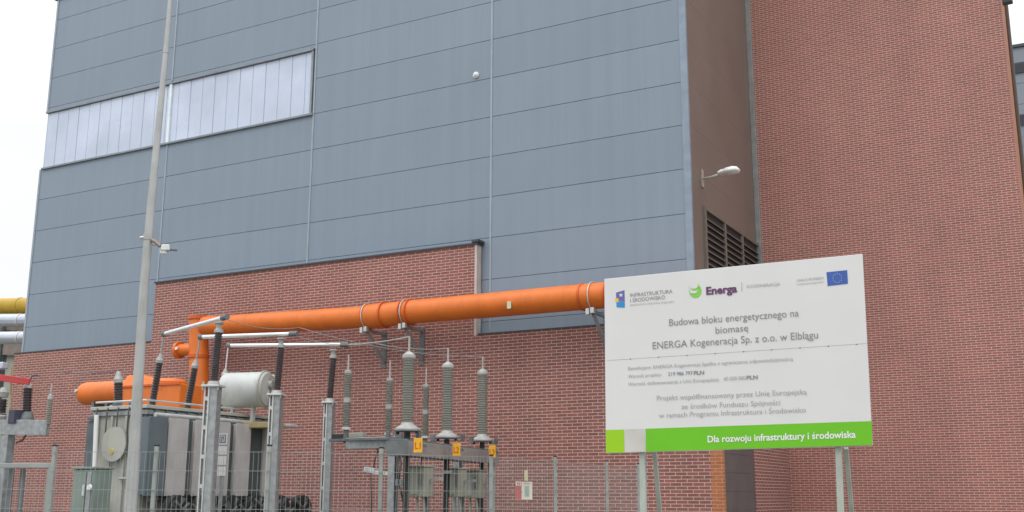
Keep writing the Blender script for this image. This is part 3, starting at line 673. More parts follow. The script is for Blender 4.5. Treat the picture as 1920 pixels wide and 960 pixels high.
wire([(W(100, 697, 23), t4, .03)], .010, 'thin wire from the left switch frame to the short front bushing')
# ------------------------------------------------------------------ breaker rack
RK0 = W(765, 812, 20.0); RK1 = W(905, 829, 24.2)
dirv = (RK1 - RK0); dirv.z = 0
yawR = math.atan2(dirv.x, dirv.y) ; FRk = Frame((RK0.x, RK0.y, 0), yawR)   # local y runs along the rack
zbeam = RK0.z
RACK = thing('switchgear_rack', FRk.o, 'galvanised steel rack carrying the grey insulators before the brick wall', 'steel rack', yaw=yawR)
LN = dirv.length
print('rack', LN, zbeam, RK1.z, math.degrees(yawR))
MB().box(FRk, -.22, -.12, -.5, LN + .5, zbeam - .42, zbeam - .16).box(FRk, .12, .22, -.5, LN + .5, zbeam - .42, zbeam - .16).build('beam', GALV, RACK, .008)
MB().box(FRk, -.22, .22, -.505, -.50, zbeam - .42, zbeam - .16).box(FRk, -.17, .17, -.45, LN + .45, zbeam - .155, zbeam - .125).build('top_flange', GALVD, RACK, .006)
lx = W(738, 830, 20.6)
def leg(px, z, w_, topy, m_=GALV):
    p = W(px, 900, z); q = W(px, topy, z); F = Frame((p.x, p.y, 0), YAW)
    return MB().box(F, -w_ / 2, w_ / 2, -.08, -.06, 0, q.z).box(F, -w_ / 2, w_ / 2, .06, .08, 0, q.z).box(F, -.012, .012, -.059, .059, 0, q.z).build('leg', m_, RACK, .004)
leg(737, 20.8, .15, 828); leg(921, 24.4, .12, 850, GALVL); leg(858, 24.0, .16, 850)
# front cross beam carrying slender arresters: px 628 -> 745, and rear boxes between plates
ca_ = W(655, 832, 21.8); cb_ = W(748, 829, 20.9)
MB().bar(W(628, 826, 22.2), W(757, 822, 20.6), .30, .05).build('cross_beam', GALVD, RACK, .005)
MB().bar(ca_, cb_, .20, .22).build('cross_beam', GALV, RACK, .008)
MB().bar(W(762, 843, 20.7), W(838, 850, 22.4), .18, .20).bar(W(838, 851, 22.4), W(912, 853, 24.1), .18, .20).build('side_beam', mat('blue_grey_steel', (.20, .26, .31), .5, .3), RACK, .008)
ar = MB().bar(W(686, 880, 21.2), W(706, 884, 21.0), .12, .10).bar(W(705, 886, 21.0), W(733, 889, 20.8), .09, .07); ar.build('crank_arm', GALVL, RACK, .01)
MB().bar(W(696, 888, 21.1), W(696, 1010, 21.1), .02, .02).build('crank_rod', DARKM, RACK)
MB().sweep([W(705, 838, 21.5), W(709, 846, 21.3), W(703, 862, 21.2), W(700, 880, 21.2)], .012, 8).build('cable', DARKM, RACK)
MB().box(Frame(W(637, 819, 22.1), YAW), -.15, .15, -.08, .08, -.04, .05).build('mechanism_box', DARKM, RACK, .01)
MB().box(Frame(W(671, 816, 21.7), YAW), -.17, .17, -.08, .08, -.05, .05).build('mechanism_box', OLIVE, RACK, .02)
for px, py, z in ((728, 812, 20.9), (745, 808, 20.7), (752, 816, 20.4), (785, 812, 20.3), (812, 818, 21.3), (868, 817, 22.6), (884, 822, 23.2), (930, 825, 24.6)):
    q = W(px, py, z); MB().box(Frame(q, YAW), -.035, .035, -.04, .04, -.10, .04).build('bracket_block', GALVD, RACK, .008)
MB().sweep([W(790, 858, 20.8), W(789, 872, 20.7), W(795, 890, 20.6)], .014, 8).build('cable', DARKM, RACK)
MB().sweep([W(748, 838, 20.5), W(752, 870, 20.5), W(748, 905, 20.5), W(757, 945, 20.5)], .018, 8).build('cable', DARKM, RACK)
MB().bar(W(744, 905, 20.6), W(762, 905, 20.4), .09, .12).build('mechanism_box', GALVD, RACK, .01)
MB().bar(W(806, 886, 21.2), W(848, 884, 22.0), .05, .05).build('link_bar', GALV, RACK)
# big grey insulators (breaker poles)
def breaker(px, ytop, ybot, z, lab, dx=-3):
    base = W(px + dx, ybot, z); top = W(px, ytop, z); s_ = 1.0
    B = thing('breaker_pole', base - Vector((0, 0, .16)), lab, 'insulator', 'stout grey insulator poles on the steel rack')
    r = .097
    MB().lathe(base, (0, 0, 1), shed_profile(top.z - base.z, r, 26, 1.22), 24, False).build('insulator', GREYI, B)
    tb = Vector((base.x, base.y, top.z))
    MB().lathe(tb, (0, 0, 1), [(0, .11), (.03, .125), (.08, .12), (.13, .06), (.15, .03)], 24).build('top_cap', CAP, B)
    MB().tube([tb + Vector((0, 0, .14)), tb + Vector((0, 0, .42))], .02, 8).build('terminal_rod', CAP, B)
    MB().lathe(base - Vector((0, 0, .13)), (0, 0, 1), [(0, .235), (.03, .23), (.09, .13), (.14, .11)], 24).build('base_bell', CAP, B)
    MB().lathe(base - Vector((0, 0, .155)), (0, 0, 1), [(0, .25), (.022, .25)], 24).build('base_plate', GALVD, B)
    MB().lathe(Vector((base.x, base.y, .35)), (0, 0, 1), [(0, .055), (base.z - .52, .055)], 14).build('drive_tube', DARKM, B)
    for sx in (-1, 1): MB().lathe(base + FAC.u * .21 * sx - Vector((0, 0, .2)), (0, 0, 1), [(0, .03), (.08, .03)], 8).build('bolt', DARKM, B)
    return tb + Vector((0, 0, .42))
B1 = breaker(767, 674, 793, 20.0, 'tallest stout grey insulator pole, leftmost on the steel rack')
B2 = breaker(840, 692, 808, 22.1, 'middle stout grey insulator pole, between the two yellow plates', -2)
B3 = breaker(906, 704, 815, 24.2, 'smallest stout grey insulator pole, rightmost on the steel rack', -2)
def arrester(px, y0, ytop, ymid, ybot, z, lab):
    base = W(px, ybot, z); T = thing('surge_arrester', base, lab, 'insulator', 'slender grey insulators behind the stout poles')
    top = W(px, ytop, z).z; mid = W(px, ymid, z).z; r = .062
    MB().lathe(base, (0, 0, 1), [(0, .10), (.04, .09), (.07, .06)], 16).build('foot', CAP, T)
    MB().lathe(base - Vector((0, 0, .26)), (0, 0, 1), [(0, .05), (.255, .05)], 12).build('pedestal', GALVD, T)
    b = base + Vector((0, 0, .06))
    MB().lathe(b, (0, 0, 1), shed_profile(mid - b.z - .04, r, 14, 1.35), 16, False).build('insulator', GREYI, T)
    m_ = Vector((b.x, b.y, mid)); MB().lathe(m_ - Vector((0, 0, .04)), (0, 0, 1), [(0, r * 1.2), (.1, r * 1.2)], 16).build('collar', CAP, T)
    m2 = m_ + Vector((0, 0, .06))
    MB().lathe(m2, (0, 0, 1), shed_profile(top - m2.z, r, 13, 1.35), 16, False).build('insulator', GREYI, T)
    t_ = Vector((b.x, b.y, top)); MB().lathe(t_, (0, 0, 1), [(0, r), (.02, r * 1.25), (.07, r * 1.25), (.09, .02), (W(px, y0, z).z - top, .015)], 16).build('cap', CAP, T)
    return Vector((b.x, b.y, W(px, y0, z).z))
A1 = arrester(649, 665, 702, 751, 806, 21.9, 'slender grey insulator nearest the rightmost slotted post')
A2 = arrester(728, 675, 716, 763, 816, 23.5, 'slender grey insulator just left of the tallest stout pole')
A3 = arrester(797, 690, 727, 773, 822, 25.3, 'slender grey insulator between the leftmost and middle stout poles')
wire([(b3 + Vector((.15, 0, 0)), B1 + Vector((0, 0, 0)), .03)], .014, 'thin conductor from the lowest tube to the tallest stout pole', CAP)
wire([(b2, W(700, 643, 23), .12), (W(700, 643, 23), B2, .06)], .006, 'sagging conductor from the middle tube to the middle stout pole', GALV)
wire([(b1, W(560, 614, 22), .1), (W(560, 614, 22), B3, .15)], .006, 'long sagging conductor from the sloping tube to the smallest stout pole', GALV)
# ------------------------------------------------------------------ lettering
def raw_text(string, off=0.0):
    cu = bpy.data.curves.new('t', 'FONT'); cu.body = string; cu.offset = off; cu.resolution_u = 4
    ob = bpy.data.objects.new('t', cu); COL.objects.link(ob)
    dg = bpy.context.evaluated_depsgraph_get(); me = bpy.data.meshes.new_from_object(ob.evaluated_get(dg))
    vs_ = [v.co.copy() for v in me.vertices]; fs = [tuple(p.vertices) for p in me.polygons]
    bpy.data.objects.remove(ob); bpy.data.curves.remove(cu); bpy.data.meshes.remove(me)
    return vs_, fs
PL = {'ę': ('e', 'o'), 'ą': ('a', 'o'), 'ś': ('s', 'a'), 'ć': ('c', 'a'), 'ł': ('l', 's'), 'Ś': ('S', 'A')}
def text_mb(string, off=0.0):
    base = ''.join(PL[c][0] if c in PL else c for c in string); vs_, fs = raw_text(base, off)
    for k, c in enumerate(string):
        if c not in PL: continue
        xr_ = max(v.x for v in raw_text(base[:k + 1], off)[0]); ch = raw_text(base[k], off)[0]
        wd_ = max(v.x for v in ch) - min(v.x for v in ch); cx = xr_ - wd_ / 2; t = .05 + off
        if PL[c][1] == 'o': q = [(xr_ - .12, .02), (xr_ - .04, .02), (xr_ - .09, -.10), (xr_ + .0, -.13), (xr_ + .0, -.18), (xr_ - .14, -.16)]; q = [q[0], q[5], q[4], q[3], q[2], q[1]]
        elif PL[c][1] == 'a': q = [(cx - .07, .56), (cx + t, .72), (cx + .12 + t, .72), (cx - .01, .56)]
        elif PL[c][1] == 'A': q = [(cx - .07, .75), (cx + t, .90), (cx + .12 + t, .90), (cx - .01, .75)]
        else: q = [(cx - .12, .28), (cx + .13, .42), (cx + .13, .49), (cx - .12, .35)]
        i = len(vs_); vs_ += [Vector((x_, y_, 0)) for x_, y_ in q]; fs.append(tuple(range(i, i + len(q))))
    return vs_, fs
def lay_text(string, A, B, V, h, m_, parent, off=0.0, nm='lettering'):
    """text from world point A to B along the baseline, V unit up vector, h cap height in metres"""
    vs_, fs = text_mb(string, off); x0 = min(v.x for v in vs_); x1 = max(v.x for v in vs_)
    mb = MB(); mb.v = [A + (B - A) * ((v.x - x0) / (x1 - x0)) + V * (v.y / .70 * h) for v in vs_]; mb.f = fs; mb.sm = [False] * len(fs)
    return mb.build(nm, m_, parent)
# ------------------------------------------------------------------ yellow phase plates
for px, py, z, w_, h_, s_, lab in ((784, 835, 19.2, 17, 27, 'L1', 'yellow plate under the tallest stout insulator pole'), (856, 843, 21.2, 15, 23, 'L2', 'yellow plate under the middle stout insulator pole'),
                       (923, 847, 23.2, 13, 23, 'L3', 'yellow plate at the right end of the steel rack')):
    c = W(px, py, z); k = ppm(px, py, z); F = Frame(c, YAW * .6)
    T = thing('phase_plate', c, lab, 'sign plate', 'yellow phase plates on the steel rack', yaw=YAW * .6)
    MB().box(F, -w_ * k / 2, w_ * k / 2, -.012, .012, -h_ * k / 2, h_ * k / 2).build('plate', YEL, T, .004)
    MB().box(F, -.02, .02, .013, .35, -.02, .03).build('holder', GALVD, T)
    lay_text(s_, F.p(-.055, -.016, -.06), F.p(.055, -.016, -.06), Vector((0, 0, 1)), .11, REDI, T, .02)
# ------------------------------------------------------------------ drive boxes
for px0, px1, y0, y1, z, lab in ((772, 806, 876, 932, 20.3, 'olive-grey drive box under the tallest stout insulator pole'), (846, 869, 880, 932, 22.2, 'narrow olive-grey drive box beside the middle dark drive tube'),
                             (871, 906, 884, 934, 23.8, 'olive-grey drive box nearest the right leg of the rack')):
    c = W((px0 + px1) / 2, y1, z); F = Frame((c.x, c.y, 0), YAW); k = ppm(px0, y0, z); h = (px1 - px0) * k / 2 * 1.05; zt_ = W(px0, y0, z).z
    T = thing('drive_box', (c.x, c.y, c.z), lab, 'control box', 'drive boxes under the insulator poles', yaw=YAW)
    MB().box(F, -h, h, -.16, .16, c.z, zt_).build('body', OLIVE, T, .02)
    MB().box(F, -h - .02, h + .02, -.19, .18, zt_, zt_ + .03).build('lid', OLIVE, T, .008)
    MB().box(F, -h + .05, h * .25, -.178, -.162, c.z + .05, zt_ - .06).build('door', mat('door_olive', (.31, .31, .26), .5), T, .005)
    MB().box(F, h * .45, h * .7, -.18, -.162, c.z + .2, zt_ - .12).build('latch', GALVD, T)
    for sx in (-.5, .3): MB().sweep([F.p(h * sx, 0, c.z), F.p(h * sx + .04, -.02, c.z - .25), F.p(h * sx - .03, 0, c.z - .6), F.p(h * sx - .03, 0, .1)], .025, 8).build('cable', mat('cable_pale', (.30, .29, .24), .6), T)
    MB().bar(F.p(h, .05, c.z + .3), F.p(h + .25, .05, c.z + .32), .05).build('link_bar', GALV, T)
    MB().box(F, -.05, .05, .161, .2, 0, zt_ - .1).build('stand', GALVD, T)
# ------------------------------------------------------------------ left switch frame with red bar
Lz = 22.0
lb0 = W(-120, 800, Lz + .6); lb1 = W(90, 802, Lz - .4)
LT = thing('switch_frame', (lb1.x, lb1.y, 0), 'steel switch frame with red bar and dark insulator at the left edge', 'switch frame')
MB().bar(lb0, lb1, .10, .30, side=(0, 0, 1)).build('beam', GALV, LT, .008)
pl = W(17, 806, Lz); MB().box(Frame((pl.x, pl.y, 0), YAW), -.10, .10, -.09, .09, 0, pl.z - .05).build('column', GALV, LT, .008)
pl = W(-8, 806, Lz + .8); MB().box(Frame((pl.x, pl.y, 0), YAW), -.05, .05, -.05, .05, 0, pl.z - .05).build('column', GALVL, LT, .008)
MB().bar(W(-100, 694, Lz), W(56, 716, Lz - .2), .05, .13, side=(0, 0, 1)).build('red_bar', RED, LT, .01)
a_ = W(50, 772, Lz); b_ = W(52, 728, Lz); MB().lathe(a_, b_ - a_, shed_profile((b_ - a_).length, .075, 9, 1.35), 16, False).build('insulator', BLACKI, LT)
MB().lathe(b_, (0, 0, 1), [(0, .09), (.06, .08), (.1, .05)], 14).build('insulator_cap', CAP, LT)
MB().lathe(W(50, 792, Lz), (0, 0, 1), [(0, .14), (.1, .13), (.21, .09)], 16).build('insulator_foot', GALVD, LT)
c = W(29, 781, Lz - .1); MB().box(Frame(c, YAW), -.09, .09, -.1, .1, -.14, .13).build('mechanism_box', mat('blue_black', (.05, .055, .085), .5), LT, .01)
MB().sweep([W(56, 712, Lz), W(60, 704, Lz), W(70, 703, Lz)], .02, 8).build('contact_horn', GALVD, LT)
for px in (1, 6): 
    a_ = W(px, 745 if px > 3 else 790, Lz + .3); MB().lathe(a_, (0, 0, 1), [(0, .09), (.1, .11), (.2, .06)], 14).build('cap_fitting', CAP, LT)
a_ = W(0, 795, Lz + .3); MB().lathe(a_, (0, 0, 1), shed_profile(.5, .08, 9, 1.3), 14, False).build('insulator', BLACKI, LT)
c = W(2, 686, Lz + .2); MB().box(Frame(c, YAW), -.2, .13, -.08, .08, -.07, .07).build('contact_head', SILV, LT, .02)
MB().sweep([W(22, 690, Lz), W(20, 740, Lz), W(21, 800, Lz)], .016, 8).build('control_rod', OCHRE, LT)
MB().sweep([W(30, 830, Lz), W(42, 826, Lz), W(49, 815, Lz)], .02, 8).build('cable', mat('cable_rust', (.14, .08, .06), .6), LT)
SA = thing('slim_arrester', W(90, 796, Lz - .4), 'slim grey arrester with a thin rod at the end of the left switch frame', 'insulator')
q = W(90, 796, Lz - .4); zt1 = W(90, 752, Lz).z; zt2 = W(91, 722, Lz).z
MB().lathe(q, (0, 0, 1), shed_profile(zt1 - q.z, .045, 12, 1.35), 14, False).build('insulator', GREYI, SA)
MB().lathe(Vector((q.x, q.y, zt1)), (0, 0, 1), [(0, .055), (.08, .05), (.1, .02), (zt2 - zt1, .015)], 12).build('rod_cap', CAP, SA)
# ------------------------------------------------------------------ notice board on a stand by the transformer
nb = W(417, 851, 20.3); FN = Frame((nb.x, nb.y, 0), YAW * .6); k = ppm(417, 851, 20.3)
NB = thing('notice_board', FN.o, 'narrow white notice board with emblem before the grey radiators', 'notice board', yaw=YAW * .6)
zA = W(417, 812, 20.3).z; zB = W(417, 893, 20.3).z; hw_ = 11 * k
MB().box(FN, -hw_, hw_, -.012, .0, zB, zA).build('board', mat('board_back', (.42, .38, .35), .5), NB)
MB().box(FN, -.03, .03, .002, .04, 0, zA - .1).build('stand', GALV, NB)
for j, (ta, tb_) in enumerate(((.0, .27), (.30, .50), (.53, .74), (.77, .99))):
    za_ = zA + (zB - zA) * ta; zb_ = zA + (zB - zA) * tb_
    sh = MB().box(FN, -hw_ * .9, hw_ * .9, -.016, -.0125, zb_, za_ - .005).build('sheet', WHITE, NB)
    if j == 0:   # dark arch-like pictogram in a frame
        zc_ = (za_ + zb_) / 2; hh = (za_ - zb_) * .36
        MB().box(FN, -hw_ * .62, hw_ * .62, -.019, -.017, zc_ - hh, zc_ + hh).build('pictogram_frame', INKB, sh)
        MB().box(FN, -hw_ * .42, hw_ * .42, -.022, -.0195, zc_ - hh * .75, zc_ + hh * .75).build('pictogram_ground', WHITE, sh)
        MB().box(FN, -hw_ * .30, -hw_ * .06, -.025, -.0225, zc_ - hh * .7, zc_ + hh * .55).box(FN, -hw_ * .04, hw_ * .3, -.025, -.0225, zc_ + hh * .1, zc_ + hh * .6).box(FN, hw_ * .12, hw_ * .3, -.025, -.0225, zc_ - hh * .5, zc_ + hh * .09).build('pictogram', INK, sh)
# ------------------------------------------------------------------ fence and gate
FH = .43
def fz(y): return FH * FPX / (928.6 - y)
fpts = [(102, 853), (293, 852.5), (505, 852), (715, 855), (921, 860), (1041, 868), (1138, 875), (1197, 879)]
FEN = thing('mesh_fence', (0, 12, 0), 'pale zinc wire mesh fence with slim posts in front of the switchyard', 'fence')
P = []
for px, y in fpts:
    q = W(px, y, fz(y)); P.append(Vector((q.x, q.y, 0)))
HT = 1.6 + FH
for k, p in enumerate(P):
    hh = HT + .06; F = Frame(p, YAW * .3)
    if k == 4: hh = HT + .01
    po = MB().box(F, -.02, .02, -.02, .02, 0, hh).build('post', FPOST, FEN, .006)
    MB().box(F, -.023, .023, -.023, .023, hh, hh + .018).build('post_cap', DARKM, po, .004)
for a, b in zip(P, P[1:]):
    mb = MB(); d = b - a; Ln = d.length; n = int(Ln / .05); w_ = .0027
    for j in range(1, n):
        q = a + d * (j / n) - Vector((0, .035, 0)); mb.bar(q + Vector((0, 0, .08)), q + Vector((0, 0, HT)), w_)
    zz = .1
    while zz < HT + .01:
        for s_ in (-.007, .007): mb.bar(a + Vector((0, -.035 + s_, zz)), b + Vector((0, -.035 + s_, zz)), .0042)
        zz += .193
    mb.build('mesh_panel', FWIRE, FEN)
gz = 12.0; g0 = W(-260, 873, gz); g1 = W(96, 873, gz - .1)
GT = thing('mesh_gate', (g1.x, g1.y, 0), 'mesh gate with a pale top rail at the lower left corner', 'gate')
fm = MB(); fm.bar(Vector((g0.x, g0.y, g1.z)), g1, .05).bar(Vector((g1.x, g1.y, .1)), g1, .05).bar(Vector((g0.x, g0.y, .1)), Vector((g0.x, g0.y, g1.z)), .05).bar(Vector((g0.x, g0.y, .1)), Vector((g1.x, g1.y, .1)), .05)
fm.build('gate_frame', FWIRE, GT, .004)
mm_ = MB(); d = Vector((g1.x - g0.x, g1.y - g0.y, 0)); n = int(d.length / .05)
for j in range(1, n):
    q = Vector((g0.x, g0.y, 0)) + d * (j / n); mm_.bar(q + Vector((0, 0, .12)), q + Vector((0, 0, g1.z - .03)), .0034)
zz = .25
while zz < g1.z - .05: mm_.bar(Vector((g0.x, g0.y, zz)), Vector((g1.x, g1.y, zz)), .0045); zz += .2
mm_.build('gate_mesh', FWIRE, GT)
for px in (21, 42): q = W(px, 900, gz); MB().box(Frame((q.x, q.y, 0), 0), -.022, .022, -.02, .02, .1, g1.z - .03).build('gate_stile', GALVD, GT)
# warning signs on the fence
def fence_at(px, back=.06):
    r = ray(px, 900)
    for a, b in zip(P, P[1:]):
        d = b - a; det = r.x * (-d.y) - (-d.x) * r.y
        t = (a.x * (-d.y) - (-d.x) * a.y) / det; s_ = (r.x * a.y - r.y * a.x) / det
        if 0 <= s_ <= 1: return t * r.y - back
z_ = fence_at(981)
k = ppm(981, 915, z_)
c = W(973, 919, z_); F = Frame(c, 0)
WS = thing('warning_sign', c, 'small sign half red and half cream hanging on the mesh fence', 'sign')
MB().box(F, -7 * k, 5 * k, -.004, .0, -17 * k, 17 * k).build('red_half', SIGNR, WS)
MB().box(F, -6 * k, 4 * k, -.007, -.005, 8 * k, 16 * k).build('white_field', CREAM, WS)
MB().box(F, -3 * k, -1.5 * k, -.010, -.008, 9 * k, 15 * k).box(F, 0, 1.5 * k, -.010, -.008, 9 * k, 15 * k).build('pictogram', SIGNR, WS)
MB().box(F, 5 * k, 25 * k, -.006, .0, -17 * k, 15.5 * k).build('cream_half', CREAM, WS)
MB().box(F, 8 * k, 22 * k, -.009, -.007, 11 * k, 13 * k).build('rule', INKF, WS)
MB().box(F, 10.5 * k, 19.5 * k, -.009, -.007, -12 * k, 8 * k).build('printed_block', PGREEN, WS)
for j in range(5): MB().box(F, 12 * k, 18 * k, -.012, -.010, (-9 + 3.4 * j) * k, (-8 + 3.4 * j) * k).build('print_line', INKF, WS)
c = W(986.5, 891, z_); F = Frame(c, 0)
YT = MB().box(F, -3.5 * k, 3.5 * k, -.02, .0, -10 * k, 9 * k).build('fence_tag', mat('pale_yellow_tag', (.58, .54, .36), .5)); tag(YT, 'small pale yellow tag on the mesh fence above the red and cream sign', 'tag')
# ------------------------------------------------------------------ lighting mast
mz = 15.0
mp_ = [(239, 1080), (245, 950), (259, 720), (271, 530), (283, 390), (294, 270), (302, 190), (311, 95), (319, 0), (324, -60)]
pts = [W(x_, y_, mz) for x_, y_ in mp_]; 
wd = [26, 24, 19.5, 17, 15.2, 13, 11.3, 9.3, 7.6, 7]
rad = [w_ / 2 * ppm(x_, y_, mz) for w_, (x_, y_) in zip(wd, mp_)]
base = Vector((pts[0].x - (pts[1].x - pts[0].x) * .0, pts[0].y, 0))
MA = thing('lighting_mast', base, 'tall tapering galvanised mast rising in front of the transformer', 'mast')
MB().sweep([base] + pts, [rad[0] * 1.05] + rad, 12).build('pole', MAST, MA)
for py_, x_, r_ in ((95, 311, 10.5), (445, 278, 18)):
    c = W(x_, py_, mz); MB().lathe(c - Vector((0, 0, .04)), (0, 0, 1), [(0, r_ / 2 * ppm(x_, py_, mz)), (.08, r_ / 2 * ppm(x_, py_, mz))], 12).build('collar', MAST, MA)
sp = W(278, 446, mz); sp2 = W(300, 462, mz - .05)
MB().sweep([sp, W(292, 454, mz - .05), sp2], .025, 10).build('lamp_arm', mat('rusty_arm', (.28, .22, .18), .5, .2), MA)
MB().sweep([W(274, 444, mz), W(263, 446, mz)], .02, 10).build('stub_arm', GALVL, MA)
Fh = Frame(W(309, 465, mz - .05), R(-20))
hdn = MB().hexa([Fh.p(-.06, -.06, -.05), Fh.p(.07, -.06, -.04), Fh.p(.07, .06, -.04), Fh.p(-.06, .06, -.05), Fh.p(-.05, -.05, .04), Fh.p(.06, -.05, .05), Fh.p(.06, .05, .05), Fh.p(-.05, .05, .04)]).build('lamp_housing', GALVL, MA, .012)
MB().lathe(Fh.p(-.015, 0, -.045), (0, 0, -1), [(0, .05), (.04, .045), (.055, .02)], 14).build('lamp_lens', LAMPG, hdn)
MB().box(Fh, .07, .17, -.02, .02, -.03, -.01).build('lamp_shield', GALVD, hdn)
# ------------------------------------------------------------------ pipes beyond the left end
def far_pipe(name, y0, y1, px1, z, r_px, m_, lab, n0=-160):
    a = W(n0, y0, z + 3); b = W(px1, y1, z); B = thing(name, b, lab, 'pipe', yaw=0)
    r = r_px * ppm(px1, y1, z); MB().sweep([a, b, b + (b - a).normalized() * 6], r, 28).build('pipe_shell', m_, B)
    d = (b - a).normalized()
    for t in (.55, .9): 
        c = a + (b - a) * t; MB().lathe(c, d, [(0, r * 1.05), (.12, r * 1.05)], 28).build('band', GALVL if m_ is SILV else YPIPE, B)
    return B
far_pipe('yellow_pipe', 576, 573, 60, 42, 15, YPIPE, 'fat yellow pipe beyond the left end of the hall')
far_pipe('silver_pipe', 602, 600, 60, 41, 12, SILV, 'upper silver jacketed pipe just under the yellow pipe')
far_pipe('silver_pipe', 635, 633, 60, 40, 12, SILV, 'lower silver jacketed pipe above the pale plinth at the left edge')
BR = thing('pipe_bridge', W(0, 660, 43) , 'steel pipe bridge carrying the silver and yellow pipes at the left edge', 'pipe bridge')
MB().bar(W(-160, 617, 46), W(60, 616, 43), .35, .18).bar(W(-160, 650, 46), W(60, 650, 43), .5, .7).build('deck', mat('pinkish_beam', (.40, .33, .29), .6), BR)
for px in (8, -60): 
    q = W(px, 560, 43.5); MB().bar(Vector((q.x, q.y, 0)), W(px, 620, 43.5), .3).build('pillar', GALVD, BR)
    MB().bar(W(px, 620, 42.5), W(px, 590, 42.5), .12).build('pipe_shoe', GALVD, BR)
LB = W(-40, 665, 60); FL = Frame((LB.x, LB.y, 0), YAW * .2)
lbd = thing('far_shed', FL.o, 'pale low building far behind the pipes at the left edge', 'building', yaw=YAW * .2)
MB().box(FL, -14, 6, 0, 8, 0, LB.z - .1).build('wall', mat('pale_wall', (.36, .35, .30), .8), lbd)
MB().box(FL, -14.2, 6.2, -.2, 8.2, LB.z - .1, LB.z + .15).build('roof', CLADDARK, lbd)
# ------------------------------------------------------------------ signboard
zL, zR_ = 11.0, 10.02
BLp = W(1136, 850, zL); TLp = W(1133, 523, zL); BRp = W(1636, 835, zR_); TRp = W(1617, 476, zR_)
Uv = (BRp - BLp); Vv = (TLp - BLp); Nn = Uv.cross(Vv).normalized()
if Nn.dot(EYE - BLp) < 0: Nn = -Nn
def SP(px, py, e=.004):
    r = ray(px, py); t = (BLp - EYE).dot(Nn) / r.dot(Nn); return EYE + r * t + Nn * e
TRq = SP(1617, 476, 0); 
Vn = Vv.normalized()
SG = thing('billboard', Vector(((BLp.x + BRp.x) / 2, (BLp.y + BRp.y) / 2, 0)), 'large white project signboard with green bottom band on slim steel legs', 'signboard', yaw=YAW)
pan = MB().hexa([BLp - Nn * .035, BRp - Nn * .035, BRp, BLp, TLp - Nn * .035, TRq - Nn * .035, TRq, TLp]).build('panel', PANEL, SG, .003)
def patch(pix, m_, nm, e=.003, par=SG):
    return MB().quad(*[SP(x_, y_, e) for x_, y_ in pix]).build(nm, m_, par)
def gy(x_): return 806.5 + (x_ - 1134) / (1636 - 1134) * (789.5 - 806.5)
def by_(x_): return 849.2 + (x_ - 1136) / (1636 - 1136) * (834.3 - 849.2)
def band(x0, x1, m_, nm): return patch([(x0, by_(x0)), (x1, by_(x1)), (x1 - .9, gy(x1)), (x0 - .3, gy(x0))], m_, nm)
band(1211, 1635.6, GREEN, 'green_band'); band(1136.4, 1171, YGREEN, 'lime_square'); band(1172, 1210, BEIGEW, 'pale_square')
def T(s_, x0, y0, x1, y1, cap, m_=INK, off=0.0, e=.006):
    A = SP(x0, y0, e); B = SP(x1, y1, e); h = (SP((x0 + x1) / 2, (y0 + y1) / 2 - cap, e) - SP((x0 + x1) / 2, (y0 + y1) / 2, e)).length
    return lay_text(s_, A, B, Vn, h, m_, SG, off)
T('Budowa bloku energetycznego na', 1255, 611, 1498, 593, 13)
T('biomasę', 1342, 625.5, 1403, 620.5, 12.5)
T('ENERGA Kogeneracja Sp. z o.o. w Elblągu', 1224, 654.5, 1534, 634, 13.5)
T('Beneficjent: ENERGA Kogeneracja Spółka z ograniczoną odpowiedzialnością', 1178, 694, 1487, 676, 6.5, INKF)
T('Wartość projektu:', 1178, 709, 1241, 705, 6.5, INKF); T('219 986 797', 1253, 705, 1299, 702.7, 7, INKB); T('PLN', 1301, 702.7, 1320.5, 701.7, 7, INK, .03)
T('Wartość dofinansowania z Unii Europejskiej:', 1178, 723.5, 1349, 714.5, 6.5, INKF); T('40 000 000', 1357, 714, 1398, 711.7, 7, INKF); T('PLN', 1400, 711.6, 1421, 710.4, 7, INK, .03)
T('Projekt współfinansowany przez Unię Europejską', 1232, 751, 1513, 739, 9.5, INKF)
T('ze środków Funduszu Spójności', 1278, 767, 1463, 759, 9.5, INKF)
T('w ramach Programu Infrastruktura i Środowisko', 1236, 783.5, 1511, 773, 9.5, INKF)
T('Dla rozwoju infrastruktury i środowiska', 1327, 829.5, 1605, 820.5, 12.5, WHITE, .022)
T('INFRASTRUKTURA', 1182, 557, 1261, 549.5, 7, INK); T('I ŚRODOWISKO', 1182, 567, 1247, 560.5, 7, INK)
T('NARODOWA STRATEGIA SPÓJNOŚCI', 1182, 573.5, 1264, 567, 3, INKF)
T('Energa', 1324.5, 552.5, 1382.5, 547.5, 14, PURPLE, .035)
patch([(1390.5, 546), (1391.8, 546), (1391.4, 530), (1390.1, 530)], INKF, 'divider')
T('KOGENERACJA', 1401, 540, 1463, 535, 5.5, INKF)
T('UNIA EUROPEJSKA', 1494, 528, 1545, 523, 4.5, INKF); T('FUNDUSZ SPÓJNOŚCI', 1494, 535, 1545, 530, 3, INKF)
# left emblem
em = patch([(1155, 549), (1171, 544), (1171.5, 566), (1156, 563)], LOGOV, 'emblem')
patch([(1156, 564), (1171.5, 566.5), (1171.5, 577), (1156, 576)], LOGOB, 'emblem_lower', .003, em)
patch([(1154, 559), (1160, 560), (1160, 567), (1154.5, 566)], LOGOY, 'emblem_corner', .005, em)
def star(cx, cy, r, m_, par, e=.006, n=5, nm='star'):
    return patch([(cx + (r if k % 2 == 0 else r * .42) * math.sin(k * math.pi / n), cy - (r if k % 2 == 0 else r * .42) * math.cos(k * math.pi / n)) for k in range(2 * n)], m_, nm, e, par)
star(1164.5, 553.5, 4.5, PANEL, em)
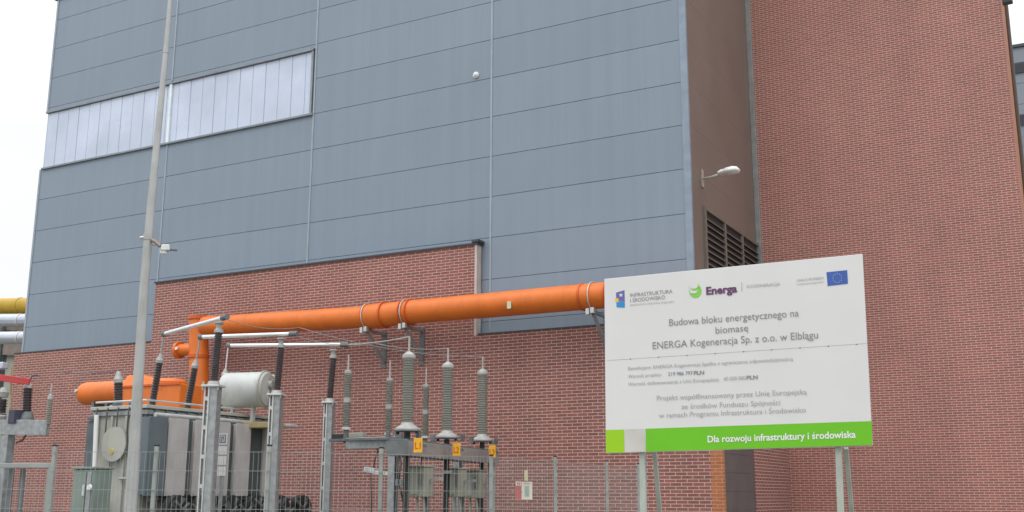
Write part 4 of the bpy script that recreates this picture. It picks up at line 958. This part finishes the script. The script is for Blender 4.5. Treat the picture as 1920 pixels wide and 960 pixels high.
# green swirl
def disc(cx, cy, rx, ry, m_, nm, e, par, a0=0, a1=360, n=28):
    return patch([(cx + rx * math.cos(R(a0 + (a1 - a0) * k / n)), cy + ry * math.sin(R(a0 + (a1 - a0) * k / n))) for k in range(n + (a1 - a0 < 360))], m_, nm, e, par)
sw_ = disc(1304, 546, 11.5, 12.5, SWG, 'swirl_emblem', .003, SG)
disc(1301.5, 541, 8.5, 8, PANEL, 'swirl_cut', .005, sw_); disc(1303, 538, 8.5, 7, SWG, 'swirl_leaf', .007, sw_); disc(1301, 535.5, 8, 6.2, PANEL, 'swirl_cut', .009, sw_)
disc(1300, 548, 6.5, 2.6, PANEL, 'swirl_cut', .006, sw_)
# flag
fg = patch([(1552, 536.5), (1590, 532), (1588.5, 506.5), (1549.5, 510.5)], EUB, 'flag')
for k in range(12): star(1570 + 8.2 * math.sin(k * math.pi / 6), 521.5 - 8.4 * math.cos(k * math.pi / 6), 1.5, EUY, fg, .006)
# panel seam and rivets
patch([(1138, 676.2), (1626, 644.2), (1626, 643.6), (1138, 675.6)], INKF, 'panel_seam', .002)
for k in range(9):
    x_ = 1182 + k * 53; MB().lathe(SP(x_, 675.8 - (x_ - 1138) * .0656, .0), Nn, [(0, .008), (.004, .007), (.006, .003)], 10).build('rivet', GALV, SG)
# legs & braces
Bk = -Nn; Bk.z = 0; Bk.normalize()
for k, (px, py, px2, bpx) in enumerate(((1203, 850, 1203, 1225), (1572, 838, 1575, 1588))):
    a = SP(px - 6 if k == 0 else px - 10, 600, -.07); b = SP(px2, 960, -.07); d = (b - a); c = a + d * ((0 - a.z) / d.z)
    tp = a + d * ((BLp.z + Vv.z * .93 - a.z) / d.z)
    MB().bar(c, tp, .058, .058, side=Uv).build('leg', LEG, SG, .006)
    s0 = SP(bpx - 4, 846, -.12); br0 = s0 + Vector((0, 0, .45)) 
    x2 = W(1237 if k == 0 else 1597, 960, s0.y + .33)
    d2 = x2 - s0; g = s0 + d2 * ((0 - s0.z) / d2.z)
    MB().bar(g, s0 - d2 * .06, .042, .042, side=Uv).build('brace', LEG, SG, .005)
for t in (.12, .5, .88):
    MB().bar(BLp + Vv * t - Nn * .055 + Uv * .02, BLp + Vv * t - Nn * .055 + Uv * .98, .03, .036).build('back_rail', GALVD, SG)
